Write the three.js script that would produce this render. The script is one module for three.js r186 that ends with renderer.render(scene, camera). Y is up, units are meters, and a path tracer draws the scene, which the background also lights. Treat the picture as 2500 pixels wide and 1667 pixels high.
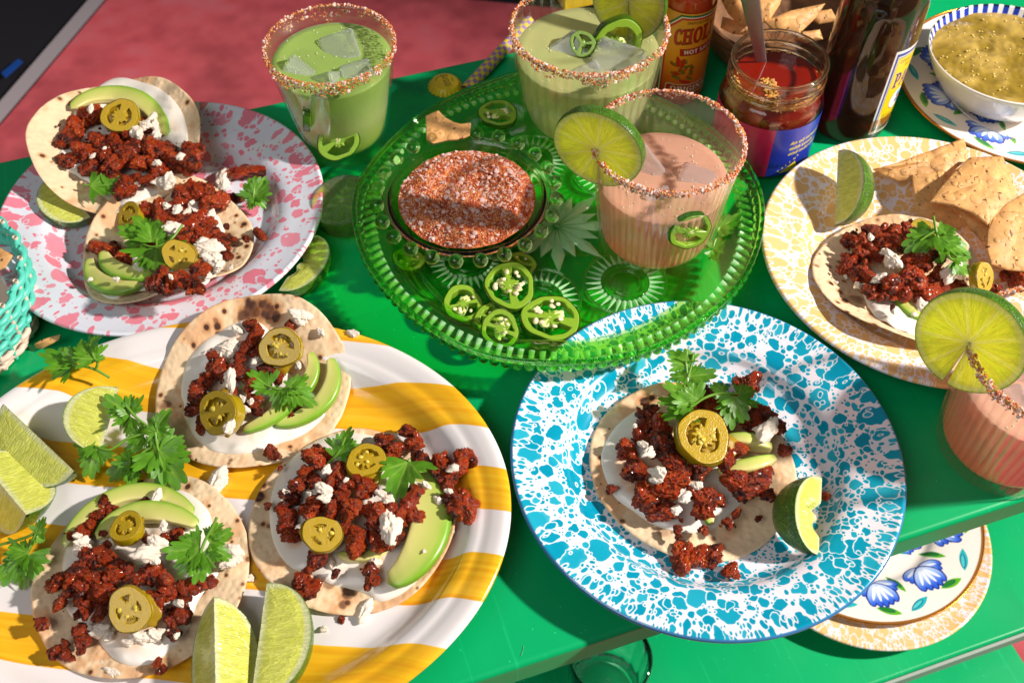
import * as THREE from 'three';
import { mergeGeometries, mergeVertices } from 'three/addons/utils/BufferGeometryUtils.js';
import { RoundedBoxGeometry } from 'three/addons/geometries/RoundedBoxGeometry.js';
import { RectAreaLightUniformsLib } from 'three/addons/lights/RectAreaLightUniformsLib.js';

// ---------------------------------------------------------------- camera, light, exposure
const W = 1024, H = 682;
const scene = new THREE.Scene();
const FPX = 2479.14, PITCH = 0.92218, ROLL = -0.01446, CAMH = 0.60826;
const camera = new THREE.PerspectiveCamera(2 * Math.atan(833.5 / FPX) * 180 / Math.PI, W / H, 0.02, 30);
camera.position.set(0, CAMH, 0);
camera.rotation.set(-PITCH, 0, ROLL, 'XYZ');
camera.focus = 0.70; camera.userData.fStop = 10;
const renderer = new THREE.WebGLRenderer({ antialias: true });
renderer.setSize(W, H);
renderer.toneMapping = THREE.LinearToneMapping;
renderer.toneMappingExposure = 1;
renderer.shadowMap.enabled = true;
scene.background = new THREE.Color().setRGB(0.075, 0.074, 0.078);
RectAreaLightUniformsLib.init();
// the hard studio lamp on the right
const key = new THREE.SpotLight(0xffffff, 43, 0, 0.5, 0.7, 2);
key.color.setRGB(1, 0.925, 0.865);
key.position.set(2.17, 1.55, -0.30);
key.target.position.set(0.06, 0, -0.47);
key.castShadow = true; key.shadow.radius = 3.4; key.shadow.mapSize.set(2048, 2048);
scene.add(key, key.target);
// added fill lamp, high on the left, standing in for room-wall bounce
const fill = new THREE.RectAreaLight(0xffffff, 3.0, 1.5, 1.2);
fill.color.setRGB(0.97, 0.97, 1);
fill.position.set(-1.0, 1.9, 0.7); fill.lookAt(0, 0, -0.5);
scene.add(fill);

// ---------------------------------------------------------------- helpers
const V = (x, y, z) => new THREE.Vector3(x, y, z);
let seed = 7;
const rnd = () => { seed = (seed * 1664525 + 1013904223) >>> 0; return seed / 4294967296; };
const rr = (a, b) => a + (b - a) * rnd();
const hash = (x, y, z = 0) => { let h = (x * 374761393 + y * 668265263 + z * 2147483647) | 0; h = Math.imul(h ^ (h >>> 13), 1274126177); h ^= h >>> 16; return (h >>> 0) / 4294967296; };
const sm = (a, b, x) => { const t = Math.min(1, Math.max(0, (x - a) / (b - a))); return t * t * (3 - 2 * t); };
const mix = (a, b, t) => a + (b - a) * t;
function noise3(x, y, z) {
  const X = Math.floor(x), Y = Math.floor(y), Z = Math.floor(z);
  let fx = x - X, fy = y - Y, fz = z - Z;
  fx = fx * fx * (3 - 2 * fx); fy = fy * fy * (3 - 2 * fy); fz = fz * fz * (3 - 2 * fz);
  const l = (a, b, t) => a + (b - a) * t, h = (i, j, k) => hash(X + i, Y + j, Z + k);
  return 2 * l(l(l(h(0, 0, 0), h(1, 0, 0), fx), l(h(0, 1, 0), h(1, 1, 0), fx), fy), l(l(h(0, 0, 1), h(1, 0, 1), fx), l(h(0, 1, 1), h(1, 1, 1), fx), fy), fz) - 1;
}
const fbm = (x, y, z, o = 4) => { let s = 0, a = 0.5; for (let i = 0; i < o; i++) { s += a * noise3(x, y, z); x = x * 2.03 + 7.1; y = y * 2.03 + 3.7; z = z * 2.03 + 1.3; a *= 0.5; } return s; };
const cS = (r, g, b) => new THREE.Color().setRGB(r / 255, g / 255, b / 255, THREE.SRGBColorSpace);   // an sRGB colour, 0..255
// a ray through a place of the photograph (2500 x 1667), and where it meets the level y
function ray(u, v) {
  const x = (u - 1250) / FPX, y = -(v - 833.5) / FPX, c = Math.cos(ROLL), s = Math.sin(ROLL), cp = Math.cos(PITCH), sp = Math.sin(PITCH);
  const X = c * x - s * y, Y = s * x + c * y;
  return V(X, cp * Y - sp, -sp * Y - cp).normalize();
}
const at = (u, v, y = 0) => { const d = ray(u, v); return d.multiplyScalar((y - CAMH) / d.y).add(V(0, CAMH, 0)); };
const size = (px, p) => px / FPX * p.clone().sub(V(0, CAMH, 0)).dot(V(0, -Math.sin(PITCH), -Math.cos(PITCH)));   // pixels at a place, in metres
const up = V(0, 1, 0);

const used = {};
const numbered = (n) => { const k = used[n] = (used[n] ?? -1) + 1; return k ? n + '_' + String(k).padStart(3, '0') : n; };
function thing(name, label, category, pos = V(0, 0, 0), group, kind) {
  const o = new THREE.Group(); o.name = numbered(name); o.position.copy(pos); scene.add(o);
  o.userData = { label, category };
  if (group) o.userData.group = group;
  if (kind) o.userData.kind = kind;
  return o;
}
function part(parent, name, geo, mat, label, kind) {
  const m = new THREE.Mesh(geo, mat); m.name = name; m.castShadow = m.receiveShadow = true; parent.add(m);
  if (label) m.userData.label = label;
  if (kind) m.userData.kind = kind;
  return m;
}
function sub(parent, name, label) { const g = new THREE.Group(); g.name = name; parent.add(g); if (label) g.userData.label = label; return g; }
function solo(name, geo, mat, label, category, group, kind) {
  const m = part(scene, numbered(name), geo, mat); m.userData = { label, category };
  if (group) m.userData.group = group;
  if (kind) m.userData.kind = kind;
  if (kind === 'structure') delete m.userData.category;
  return m;
}
const mat = (c, rough = 0.5, o = {}) => new THREE.MeshPhysicalMaterial({ color: c, roughness: rough, ...o });
const glassThin = (c, o = {}) => new THREE.MeshPhysicalMaterial({ color: c, roughness: 0.0, transmission: 1, thickness: 0, ior: 1.55, side: THREE.DoubleSide, ...o });
const glassSolid = (c, o = {}) => new THREE.MeshPhysicalMaterial({ color: c, roughness: 0.0, transmission: 1, thickness: 0.005, ior: 1.5, ...o });

// a surface from a grid of points f(i, j) -> [x, y, z, r, g, b]
function gridGeo(nu, nv, f, { closeU = false, flip = false, uv = null } = {}) {
  const pos = [], col = [], idx = [], uvs = []; let hasCol = false;
  const mu = closeU ? nu : nu + 1;
  for (let j = 0; j <= nv; j++) for (let i = 0; i < mu; i++) {
    const p = f(i / nu, j / nv, i, j); pos.push(p[0], p[1], p[2]);
    if (p.length > 3) { hasCol = true; col.push(p[3], p[4], p[5]); }
    uvs.push(...(uv ? uv(p, i / nu, j / nv) : [i / nu, j / nv]));
  }
  for (let j = 0; j < nv; j++) for (let i = 0; i < nu; i++) {
    const a = j * mu + i, b = j * mu + (i + 1) % mu, c = a + mu, d = b + mu;
    flip ? idx.push(a, b, c, b, d, c) : idx.push(a, c, b, b, c, d);
  }
  const g = new THREE.BufferGeometry();
  g.setAttribute('position', new THREE.Float32BufferAttribute(pos, 3));
  g.setAttribute('uv', new THREE.Float32BufferAttribute(uvs, 2));
  if (hasCol) g.setAttribute('color', new THREE.Float32BufferAttribute(col, 3));
  g.setIndex(idx); g.computeVertexNormals();
  return g;
}
// faces turned outwards, by the sign of the enclosed volume
function orient(g) {
  const p = g.attributes.position, x = g.index.array; let vol = 0; g.computeBoundingBox(); const c = g.boundingBox.getCenter(V(0, 0, 0));
  const A = V(0, 0, 0), B = V(0, 0, 0), C = V(0, 0, 0);
  for (let i = 0; i < x.length; i += 3) { A.fromBufferAttribute(p, x[i]).sub(c); B.fromBufferAttribute(p, x[i + 1]).sub(c); C.fromBufferAttribute(p, x[i + 2]).sub(c); vol += A.dot(B.cross(C)); }
  if (vol < 0) { for (let i = 0; i < x.length; i += 3) { const t = x[i]; x[i] = x[i + 1]; x[i + 1] = t; } g.computeVertexNormals(); }
  return g;
}
// a turned profile [[r, y] ...], its radius and height varied by mod(theta, r, y, j) -> [r, y]
function turned(profile, n = 96, { mod, uv, smoothN = 0, col } = {}) {
  let pr = profile;
  if (smoothN) { const c = new THREE.CatmullRomCurve3(profile.map((p) => V(p[0], p[1], 0)), false, 'centripetal'); pr = c.getPoints(smoothN).map((p) => [Math.max(0, p.x), p.y]); }
  const m = pr.length - 1;
  return orient(gridGeo(n, m, (s, t, i, j) => {
    const a = s * Math.PI * 2; let [r, y] = pr[j];
    if (mod) [r, y] = mod(a, r, y, j / m);
    const p = [r * Math.cos(a), y, r * Math.sin(a)];
    return col ? [...p, ...col(a, r, y, j / m)] : p;
  }, { closeU: !uv || uv !== 'wrap', uv: uv === 'wrap' ? null : uv }));
}
function dataTex(n, f, srgb = true, m = n) {
  const d = new Uint8Array(n * m * 4);
  for (let j = 0; j < m; j++) for (let i = 0; i < n; i++) { const c = f(i / n, j / m), k = (j * n + i) * 4; d[k] = Math.max(0, Math.min(255, c[0])); d[k + 1] = Math.max(0, Math.min(255, c[1])); d[k + 2] = Math.max(0, Math.min(255, c[2])); d[k + 3] = 255; }
  const t = new THREE.DataTexture(d, n, m, THREE.RGBAFormat); t.magFilter = t.minFilter = THREE.LinearFilter; t.wrapS = t.wrapT = THREE.RepeatWrapping;
  if (srgb) t.colorSpace = THREE.SRGBColorSpace;
  t.needsUpdate = true; return t;
}
function canvasTex(w, h, draw) {
  const c = document.createElement('canvas'); c.width = w; c.height = h; draw(c.getContext('2d'), w, h);
  const t = new THREE.CanvasTexture(c); t.colorSpace = THREE.SRGBColorSpace; t.anisotropy = 8; return t;
}
const greyTex = (n, f) => dataTex(n, (x, y) => { const v = 255 * f(x, y); return [v, v, v]; }, false);
// a sheet with a free outline: pts (Vector3, closed loop), domed by `dome`, `thick` thick, roughened by bump(t, a, p) along the normal
function patchGeo(pts, { dome = 0, thick = 0.001, rings = 14, n = 84, bump = null, sharp = false, nrm = null, lip = 0.5, color = null, hole = 0 } = {}) {
  const c = pts.reduce((s, p) => s.add(p), V(0, 0, 0)).divideScalar(pts.length);
  let N = nrm;
  if (!N) { N = V(0, 0, 0); pts.forEach((p, i) => N.add(p.clone().sub(c).cross(pts[(i + 1) % pts.length].clone().sub(c)))); N.normalize(); if (N.y < 0) N.negate(); }
  const curve = new THREE.CatmullRomCurve3(pts, true, sharp ? 'catmullrom' : 'centripetal', sharp ? 0.02 : 0.5);
  const out = []; for (let i = 0; i < n; i++) out.push(curve.getPoint(i / n));
  const total = rings * 2 + 2;
  return orient(gridGeo(n, total, (s, t, i, j) => {
    const o = out[i % n]; let q, h;
    const topSide = j <= rings, tt = topSide ? j / rings : Math.max(0, (total - j) / rings);
    const k = Math.min(1, tt) * (1 - hole) + hole;
    const p = c.clone().lerp(o, topSide || j > rings + 1 ? k : 1);
    const e = Math.pow(k, 1 / lip);
    h = dome * (1 - e * e);
    if (topSide) { if (bump) h += bump(k, s * Math.PI * 2, p); p.addScaledVector(N, h); }
    else p.addScaledVector(N, (j > rings + 1 ? h * 0.0 : 0) - thick);
    const r = [p.x, p.y, p.z];
    return color ? [...r, ...color(k, p, topSide)] : r;
  }, { closeU: true }));
}
// a lumpy grain: noise-shaped icosphere, radius 1
function lumpGeo(sd, detail, { amp = 0.35, f = 1.3, fine = 0.12, ff = 6, stretch = [1, 1, 1], color = null, oct = 4, lumps = 0, uv = 0 } = {}) {
  let g = new THREE.IcosahedronGeometry(1, detail); g.deleteAttribute('normal'); g.deleteAttribute('uv'); g = mergeVertices(g, 1e-4);
  const p = g.attributes.position, col = [];
  const cent = []; for (let i = 0; i < lumps; i++) cent.push(V(hash(sd, i, 1) * 2 - 1, (hash(sd, i, 2) * 2 - 1) * 0.7, hash(sd, i, 3) * 2 - 1).normalize());
  for (let i = 0; i < p.count; i++) {
    const d = V(p.getX(i), p.getY(i), p.getZ(i)), s = sd * 13.7;
    let r = 1 + amp * fbm(d.x * f + s, d.y * f, d.z * f, 3) * 2 + fine * fbm(d.x * ff + s, d.y * ff + 3, d.z * ff, oct) * 2;
    for (const c of cent) { const k = Math.max(0, d.dot(c)); r += 0.42 * Math.pow(k, 7); }
    const gr = fbm(d.x * ff * 1.7 + s, d.y * ff * 1.7, d.z * ff * 1.7, 2);
    p.setXYZ(i, d.x * r * stretch[0], d.y * r * stretch[1], d.z * r * stretch[2]);
    if (color) col.push(...color(d, r, gr, fbm(d.x * 1.6 + s, d.y * 1.6 + 9, d.z * 1.6, 3)));
  }
  if (color) g.setAttribute('color', new THREE.Float32BufferAttribute(col, 3));
  if (uv) { const t = []; for (let i = 0; i < p.count; i++) t.push((p.getX(i) + 0.45 * p.getY(i)) * uv * 0.5 + sd * 0.37, (p.getZ(i) - 0.45 * p.getY(i)) * uv * 0.5); g.setAttribute('uv', new THREE.Float32BufferAttribute(t, 2)); }
  g.computeVertexNormals(); return g;
}
const tube = (pts, r, seg = 24, rad = 8, taper = null) => {
  const g = new THREE.TubeGeometry(new THREE.CatmullRomCurve3(pts), seg, r, rad, false);
  if (taper) { const c = new THREE.CatmullRomCurve3(pts), p = g.attributes.position; for (let i = 0; i < p.count; i++) { const j = Math.floor(i / (rad + 1)) / seg, o = c.getPointAt(Math.min(1, j)), q = V(p.getX(i), p.getY(i), p.getZ(i)).sub(o).multiplyScalar(mix(1, taper, j)).add(o); p.setXYZ(i, q.x, q.y, q.z); } g.computeVertexNormals(); }
  return g;
};
const facing = (o, n, spin = 0) => { o.quaternion.setFromUnitVectors(up, n.clone().normalize()); if (spin) o.rotateY(spin); return o; };

// ---------------------------------------------------------------- textures
// splatter enamel: blots of colour with thin pale seams, painted one over another on a plate of radius 1
function splatterTex(n, sd, { list, seam, ink, ink2, ground, edge, keep = 0.93 }) {
  const buf = new Float32Array(n * n * 2); seed = sd * 1013 + 7;   // [ink, tone]
  const wx = new Float32Array(n * n), wy = new Float32Array(n * n);
  for (let j = 0; j < n; j++) for (let i = 0; i < n; i++) { const x = i / n * 2 - 1, y = j / n * 2 - 1, k = j * n + i; wx[k] = 0.011 * noise3(x * 26, y * 26, sd) + 0.006 * noise3(x * 60, y * 60, sd + 4); wy[k] = 0.011 * noise3(x * 26 + 50, y * 26, sd) + 0.006 * noise3(x * 60 + 50, y * 60, sd + 4); }
  for (const [count, r0, r1] of list) for (let q = 0; q < count; q++) {
    const rad = Math.sqrt(rnd()) * 1.0, an = rr(0, 6.283), R = r0 + (r1 - r0) * Math.pow(rnd(), 1.8), asp = rr(0.62, 1), rim = sm(0.86, 0.97, rad), wall = sm(0.06, 0.0, Math.abs(rad - 0.69));
    const tilt = rim > 0.3 ? an : wall > 0.3 ? an + 1.57 : rr(0, 3.14), st = 1 + rim * 0.9 + wall * 0.8, cx = rad * Math.cos(an), cy = rad * Math.sin(an), c = Math.cos(tilt), s = Math.sin(tilt), tone = rnd(), soft = rim > 0.3 || wall > 0.5 ? 0.05 : 0.012;
    if (rnd() < keep) { const hit = (x, y) => { const i = Math.round((x + 1) / 2 * n), j = Math.round((y + 1) / 2 * n); return i >= 0 && j >= 0 && i < n && j < n && buf[2 * (j * n + i)] > 0.4; }; if (hit(cx, cy) || hit(cx + R * 0.75, cy) || hit(cx - R * 0.75, cy) || hit(cx, cy + R * 0.75) || hit(cx, cy - R * 0.75)) continue; }
    const B = R * st * 1.3 + seam + 0.02, i0 = Math.max(0, ((cx - B + 1) / 2 * n) | 0), i1 = Math.min(n - 1, ((cx + B + 1) / 2 * n) | 0), j0 = Math.max(0, ((cy - B + 1) / 2 * n) | 0), j1 = Math.min(n - 1, ((cy + B + 1) / 2 * n) | 0);
    for (let j = j0; j <= j1; j++) for (let i = i0; i <= i1; i++) {
      const k = j * n + i, dx = i / n * 2 - 1 + wx[k] * Math.min(1, R * 30) - cx, dy = j / n * 2 - 1 + wy[k] * Math.min(1, R * 30) - cy, u = (dx * c + dy * s) / st, v = (-dx * s + dy * c) / asp, dd = Math.hypot(u, v) - R;
      if (dd > seam) continue;
      const own = sm(seam, seam * 0.55, dd), m = sm(0.0022, -0.0022, dd) * (1 - soft * 4 * sm(-0.3 * R, 0, dd) * tone);
      buf[2 * k] = mix(buf[2 * k], m, own); if (m > 0.5) buf[2 * k + 1] = tone;
    }
  }
  return dataTex(n, (u, v) => {
    const x = u * 2 - 1, y = v * 2 - 1, r = Math.hypot(x, y), k = Math.min(n * n - 1, Math.round(v * n) * n + Math.round(u * n)), I = buf[2 * k], t = buf[2 * k + 1];
    const wash = sm(0.1, 0.6, fbm(x * 6, y * 6, sd, 3)) * 0.35;
    let c = [0, 1, 2].map((q) => mix(ground[q], mix(ink[q], ink2[q], t * t * 0.7 + wash), I));
    if (edge && r > 0.985) c = c.map((z, q) => mix(z, edge[q], sm(0.985, 0.993, r)));
    return c;
  });
}
const planarUV = (R) => (p) => [p[0] / (2 * R) + 0.5, p[2] / (2 * R) + 0.5];
const grainBump = greyTex(256, (x, y) => 0.5 + 0.5 * (0.6 * noise3(x * 32, y * 32, 0) + 0.4 * noise3(x * 80, y * 80, 3)));
// ---------------------------------------------------------------- floor, table, benches
const EDIR = V(Math.cos(0.30805), 0, -Math.sin(0.30805)), NDIR = V(Math.sin(0.30805), 0, Math.cos(0.30805));
const board = (e, y, n) => EDIR.clone().multiplyScalar(e).addScaledVector(NDIR, n).setY(y);
{
  const FY = -0.75;
  const redTex = dataTex(512, (x, y) => { const a = fbm(x * 7, y * 7, 0, 4), b = fbm(x * 30, y * 30, 5, 3), k = 1.04 + 0.3 * a + 0.16 * b; return [232 * k, 100 * k + 8 * b, 108 * k + 6 * b]; });
  const quad = (pts, m, name, label, cat, kind, y) => {
    const g = new THREE.BufferGeometry(), p = pts.map((q) => [q.x, y, q.z]).flat();
    g.setAttribute('position', new THREE.Float32BufferAttribute(p, 3));
    g.setAttribute('uv', new THREE.Float32BufferAttribute(pts.map((q) => [q.x / 1.1, q.z / 1.1]).flat(), 2));
    g.setIndex([0, 1, 2, 0, 2, 3]); g.computeVertexNormals();
    if (g.attributes.normal.getY(0) < 0) { g.setIndex([0, 2, 1, 0, 3, 2]); g.computeVertexNormals(); }
    return solo(name, g, m, label, cat, null, kind);
  };
  const a0 = at(204, 0, FY), a1 = at(0, 242, FY), b0 = at(163, 0, FY), b1 = at(0, 196, FY), f0 = at(1161, 0, FY), f1 = at(1246, 8.5, FY);
  const ld = a1.clone().sub(a0).normalize(), fd = f1.clone().sub(f0).normalize(), wd = b0.clone().sub(a0);
  const corner = a0.clone().addScaledVector(ld, -0.35);
  const far0 = f0.clone().addScaledVector(fd, -(f0.x - corner.x) / fd.x);
  quad([V(-6, 0, -6), V(-6, 0, 5), V(6, 0, 5), V(6, 0, -6)], mat(cS(32, 30, 38), 0.8), 'ground', 'dark floor beyond the red board', 'floor', 'structure', FY - 0.012);
  const near = corner.clone().addScaledVector(ld, 3.4);
  quad([far0, near, near.clone().addScaledVector(fd, 4), far0.clone().addScaledVector(fd, 4)], mat(0xffffff, 0.75, { map: redTex }), 'floor', 'mottled red floor below the table', 'floor', 'structure', FY);
  quad([far0, near, near.clone().add(wd), far0.clone().add(wd)], mat(cS(200, 186, 190), 0.7), 'floor_border', 'pale border strip along the red floor', 'floor', 'structure', FY + 0.004);
  const t0 = at(4, 184, FY), t1 = at(46, 150, FY), t2 = at(58, 158, FY), t3 = at(16, 196, FY);
  const tp = [t0, t1, t2, t3].map((p) => p.setY(FY + 0.007));
  solo('tape_strip', patchGeo(tp, { thick: 0.0006, rings: 4, n: 24, sharp: true }), mat(cS(20, 84, 176), 0.6), 'piece of blue tape stuck on the pale strip of the floor', 'tape');

  const greenTex = dataTex(512, (x, y) => { const a = fbm(x * 6, y * 2, 0, 3), s = noise3(x * 160, y * 6, 2) > 0.86 ? 10 : 0, d = hash((x * 512) | 0, (y * 512) | 0, 3) > 0.9992 ? 60 : 0, k = 1 + 0.07 * a; return [3 * k + s + d, 162 * k + s + d, 96 * k + s + d]; });
  const greenRough = greyTex(256, (x, y) => 0.34 + 0.12 * fbm(x * 9, y * 9, 8, 3));
  greenTex.repeat.set(1.6, 1.6);
  const green = mat(0xffffff, 1, { map: greenTex, roughnessMap: greenRough, specularIntensity: 0.55, clearcoat: 0.14, clearcoatRoughness: 0.1 });
  const boxUV = (g) => { const p = g.attributes.position, u = g.attributes.uv; for (let i = 0; i < p.count; i++) u.setXY(i, p.getX(i) / 0.6, (p.getZ(i) + p.getY(i)) / 0.6); return g; };
  const slab = (parent, name, e0, e1, yTop, t, n0, n1, m, r = 0.004) => { const q = part(parent, name, boxUV(r ? new RoundedBoxGeometry(e1 - e0, t, n1 - n0, 3, r) : new THREE.BoxGeometry(e1 - e0, t, n1 - n0)), m); q.position.copy(board((e0 + e1) / 2, yTop - t / 2, (n0 + n1) / 2)); q.rotation.y = 0.30805; return q; };
  const t = thing('table', 'glossy green painted table carrying all the plates and drinks', 'table');
  slab(t, 'tabletop', -1.1, 1.15, 0, 0.028, -0.771, -0.2035, green);
  for (const [e, n] of [[-0.95, -0.7], [1.0, -0.7], [-0.95, -0.3], [1.0, -0.3]]) slab(t, 'leg', e - 0.025, e + 0.025, -0.0285, 0.72, n - 0.025, n + 0.025, green);
  const b = thing('bench', 'green bench board lower in front of the table, under the floral plate', 'bench');
  slab(b, 'seat_board', -0.75, 1.2, -0.357, 0.022, -0.56, -0.2, green);
  slab(b, 'edge_band', -0.75, 1.2, -0.3595, 0.018, -0.1995, -0.1965, mat(cS(150, 160, 150), 0.7), 0).userData.label = 'grey front edge';  // front edge coloured grey, unlike the green board
  const c = thing('bench', 'lowest green board, nearest the bottom right corner', 'bench');
  slab(c, 'seat_board', -0.5, 0.604, -0.42, 0.022, -0.45, -0.06, green);
  // scratches in the paint at the near edge
  const sc = []; seed = 91;
  for (let i = 0; i < 46; i++) { const e = at(rr(1262, 1372), rr(1598, 1655), 0.0004), L = rr(0.002, 0.011), d = EDIR.clone().multiplyScalar(rr(-0.5, 1)).addScaledVector(NDIR, rr(-1, -0.2)).normalize(); if (e.dot(NDIR) < -0.2085) sc.push(tube([e, e.clone().addScaledVector(d, L / 2).addScaledVector(EDIR, 0.0004), e.clone().addScaledVector(d, L)], 0.00014, 4, 3)); }
  part(t, 'scratches', mergeGeometries(sc), mat(cS(120, 190, 140), 0.7), 'pale scratches', 'stuff');
}

// ---------------------------------------------------------------- plates
const plateProfile = [[0, 0.0035], [0.04, 0.0034], [0.073, 0.0035], [0.082, 0.0044], [0.088, 0.0085], [0.0925, 0.0138], [0.099, 0.0172], [0.114, 0.0205], [0.125, 0.0233], [0.1285, 0.0243], [0.1302, 0.0234], [0.1304, 0.0217], [0.1278, 0.0208], [0.114, 0.0182], [0.1, 0.0148], [0.0945, 0.0115], [0.0905, 0.006], [0.084, 0.0012], [0.078, 0.0003], [0.04, 0.0008], [0, 0.001]];
const plateGeo = turned(plateProfile, 180, { smoothN: 110, uv: planarUV(0.1304) });
function enamelPlate(pos, tex, label, turn = 0, k = 1) {
  const m = solo('enamel_plate', plateGeo, mat(0xffffff, 0.16, { map: tex, clearcoat: 0.5, clearcoatRoughness: 0.05 }), label, 'plate');
  m.position.copy(pos); m.rotation.y = turn; m.scale.setScalar(k); return m;
}
const blueTex = splatterTex(1024, 3, { list: [[250, 0.03, 0.064], [1700, 0.013, 0.034], [4500, 0.004, 0.013]], seam: 0.008, ink: [0, 146, 176], ink2: [64, 186, 206], ground: [236, 228, 234], edge: [60, 120, 170] });
const pinkTex = splatterTex(1024, 8, { list: [[120, 0.034, 0.07], [520, 0.014, 0.034], [900, 0.004, 0.012]], seam: 0.008, ink: [234, 132, 150], ink2: [238, 166, 180], ground: [224, 226, 236] });
const tanTex = splatterTex(1024, 5, { list: [[700, 0.036, 0.062], [3200, 0.014, 0.034], [5000, 0.004, 0.014]], seam: 0.0085, keep: 0.93, ink: [233, 188, 122], ink2: [236, 202, 148], ground: [236, 230, 238] });
const bluePlate = enamelPlate(V(0.1281, 0, -0.3489), blueTex, 'white enamel plate splattered with turquoise, overhanging the table edge', 0.4);
const pinkPlate = enamelPlate(V(-0.2814, 0, -0.5842), pinkTex, 'white enamel plate splattered with pink, carrying two folded tacos', 1.2);
const tanPlate = enamelPlate(V(0.3256, 0, -0.5256), tanTex, 'enamel plate splattered with tan, carrying tortilla chips and one taco', 2.1);
const lowTan = enamelPlate(V(0.355, -0.3568, -0.4685), tanTex, 'tan splattered enamel plate on the bench, under the floral plate', 0.3, 0.97);
// the oval platter with painted yellow stripes
{
  const A = 0.195, B = 0.157, C = V(-0.1975, 0, -0.3111);
  const pf = [[-1, 0.005], [0.062, 0.005], [0.043, 0.0062], [0.036, 0.0095], [0.0295, 0.0152], [0.0255, 0.0185], [0.021, 0.0205], [0.017, 0.0213], [0.011, 0.0238], [0.0045, 0.0254], [0.001, 0.0248], [0, 0.0236], [0.0012, 0.0222], [0.009, 0.0208], [0.02, 0.0165], [0.03, 0.0095], [0.04, 0.0022], [0.05, 0], [0.062, 0.001], [-1, 0.0015]];
  const cv = new THREE.CatmullRomCurve3(pf.map(([d, y]) => V(d < 0 ? 0.1 : d, y, 0)), false, 'centripetal').getPoints(100);
  cv[0].x = cv[100].x = 9;
  const g = orient(gridGeo(200, 100, (s, t, i, j) => {
    const a = s * Math.PI * 2, d = cv[j].x, k = d > 1 ? 0 : 1;
    const wob = 1 + 0.003 * Math.sin(3 * a + 1);
    return [Math.cos(a) * (A * wob - d) * k, cv[j].y, Math.sin(a) * (B * wob - d) * k];
  }, { closeU: true, uv: (p) => [p[0] / 0.4 + 0.5, p[2] / 0.4 + 0.5] }));
  const tex = dataTex(1024, (u, v) => {
    const x = (u - 0.5) * 0.4 + C.x, z = (v - 0.5) * 0.4 + C.z, lx = (u - 0.5) * 0.4 / A, lz = (v - 0.5) * 0.4 / B, R = Math.hypot(lx, lz);
    const bow = R > 0.8 ? 0.0035 * sm(0.8, 0.9, R) * Math.sin(R * 30) * 0.4 : 0;
    let c = z - 0.12 * x + 0.0012 * fbm(x * 30, z * 30, 1, 3) + bow, q = ((c + 0.2439) % 0.0622 + 0.0622) % 0.0622;
    const m = Math.min(sm(0.0302, 0.0308, q), sm(0.0622, 0.0616, q));
    const st = fbm(x * 9, c * 420, 3, 3), st2 = fbm(x * 26, c * 110, 9, 3), k = 1 + 0.06 * st + 0.07 * st2, dark = sm(0.0616, 0.0585, q);
    const y = [238 * k, (178 + 16 * st) * k * mix(0.93, 1, dark), (30 + 24 * Math.max(0, st + st2)) * k];
    return [mix(232, y[0], m), mix(226, y[1], m), mix(224, y[2], m)];
  });
  const p = solo('serving_platter', g, mat(0xffffff, 0.17, { map: tex, clearcoat: 0.45, clearcoatRoughness: 0.06 }), 'large oval cream platter painted with yellow stripes, carrying three tacos', 'platter');
  p.position.copy(C);
}
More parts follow.
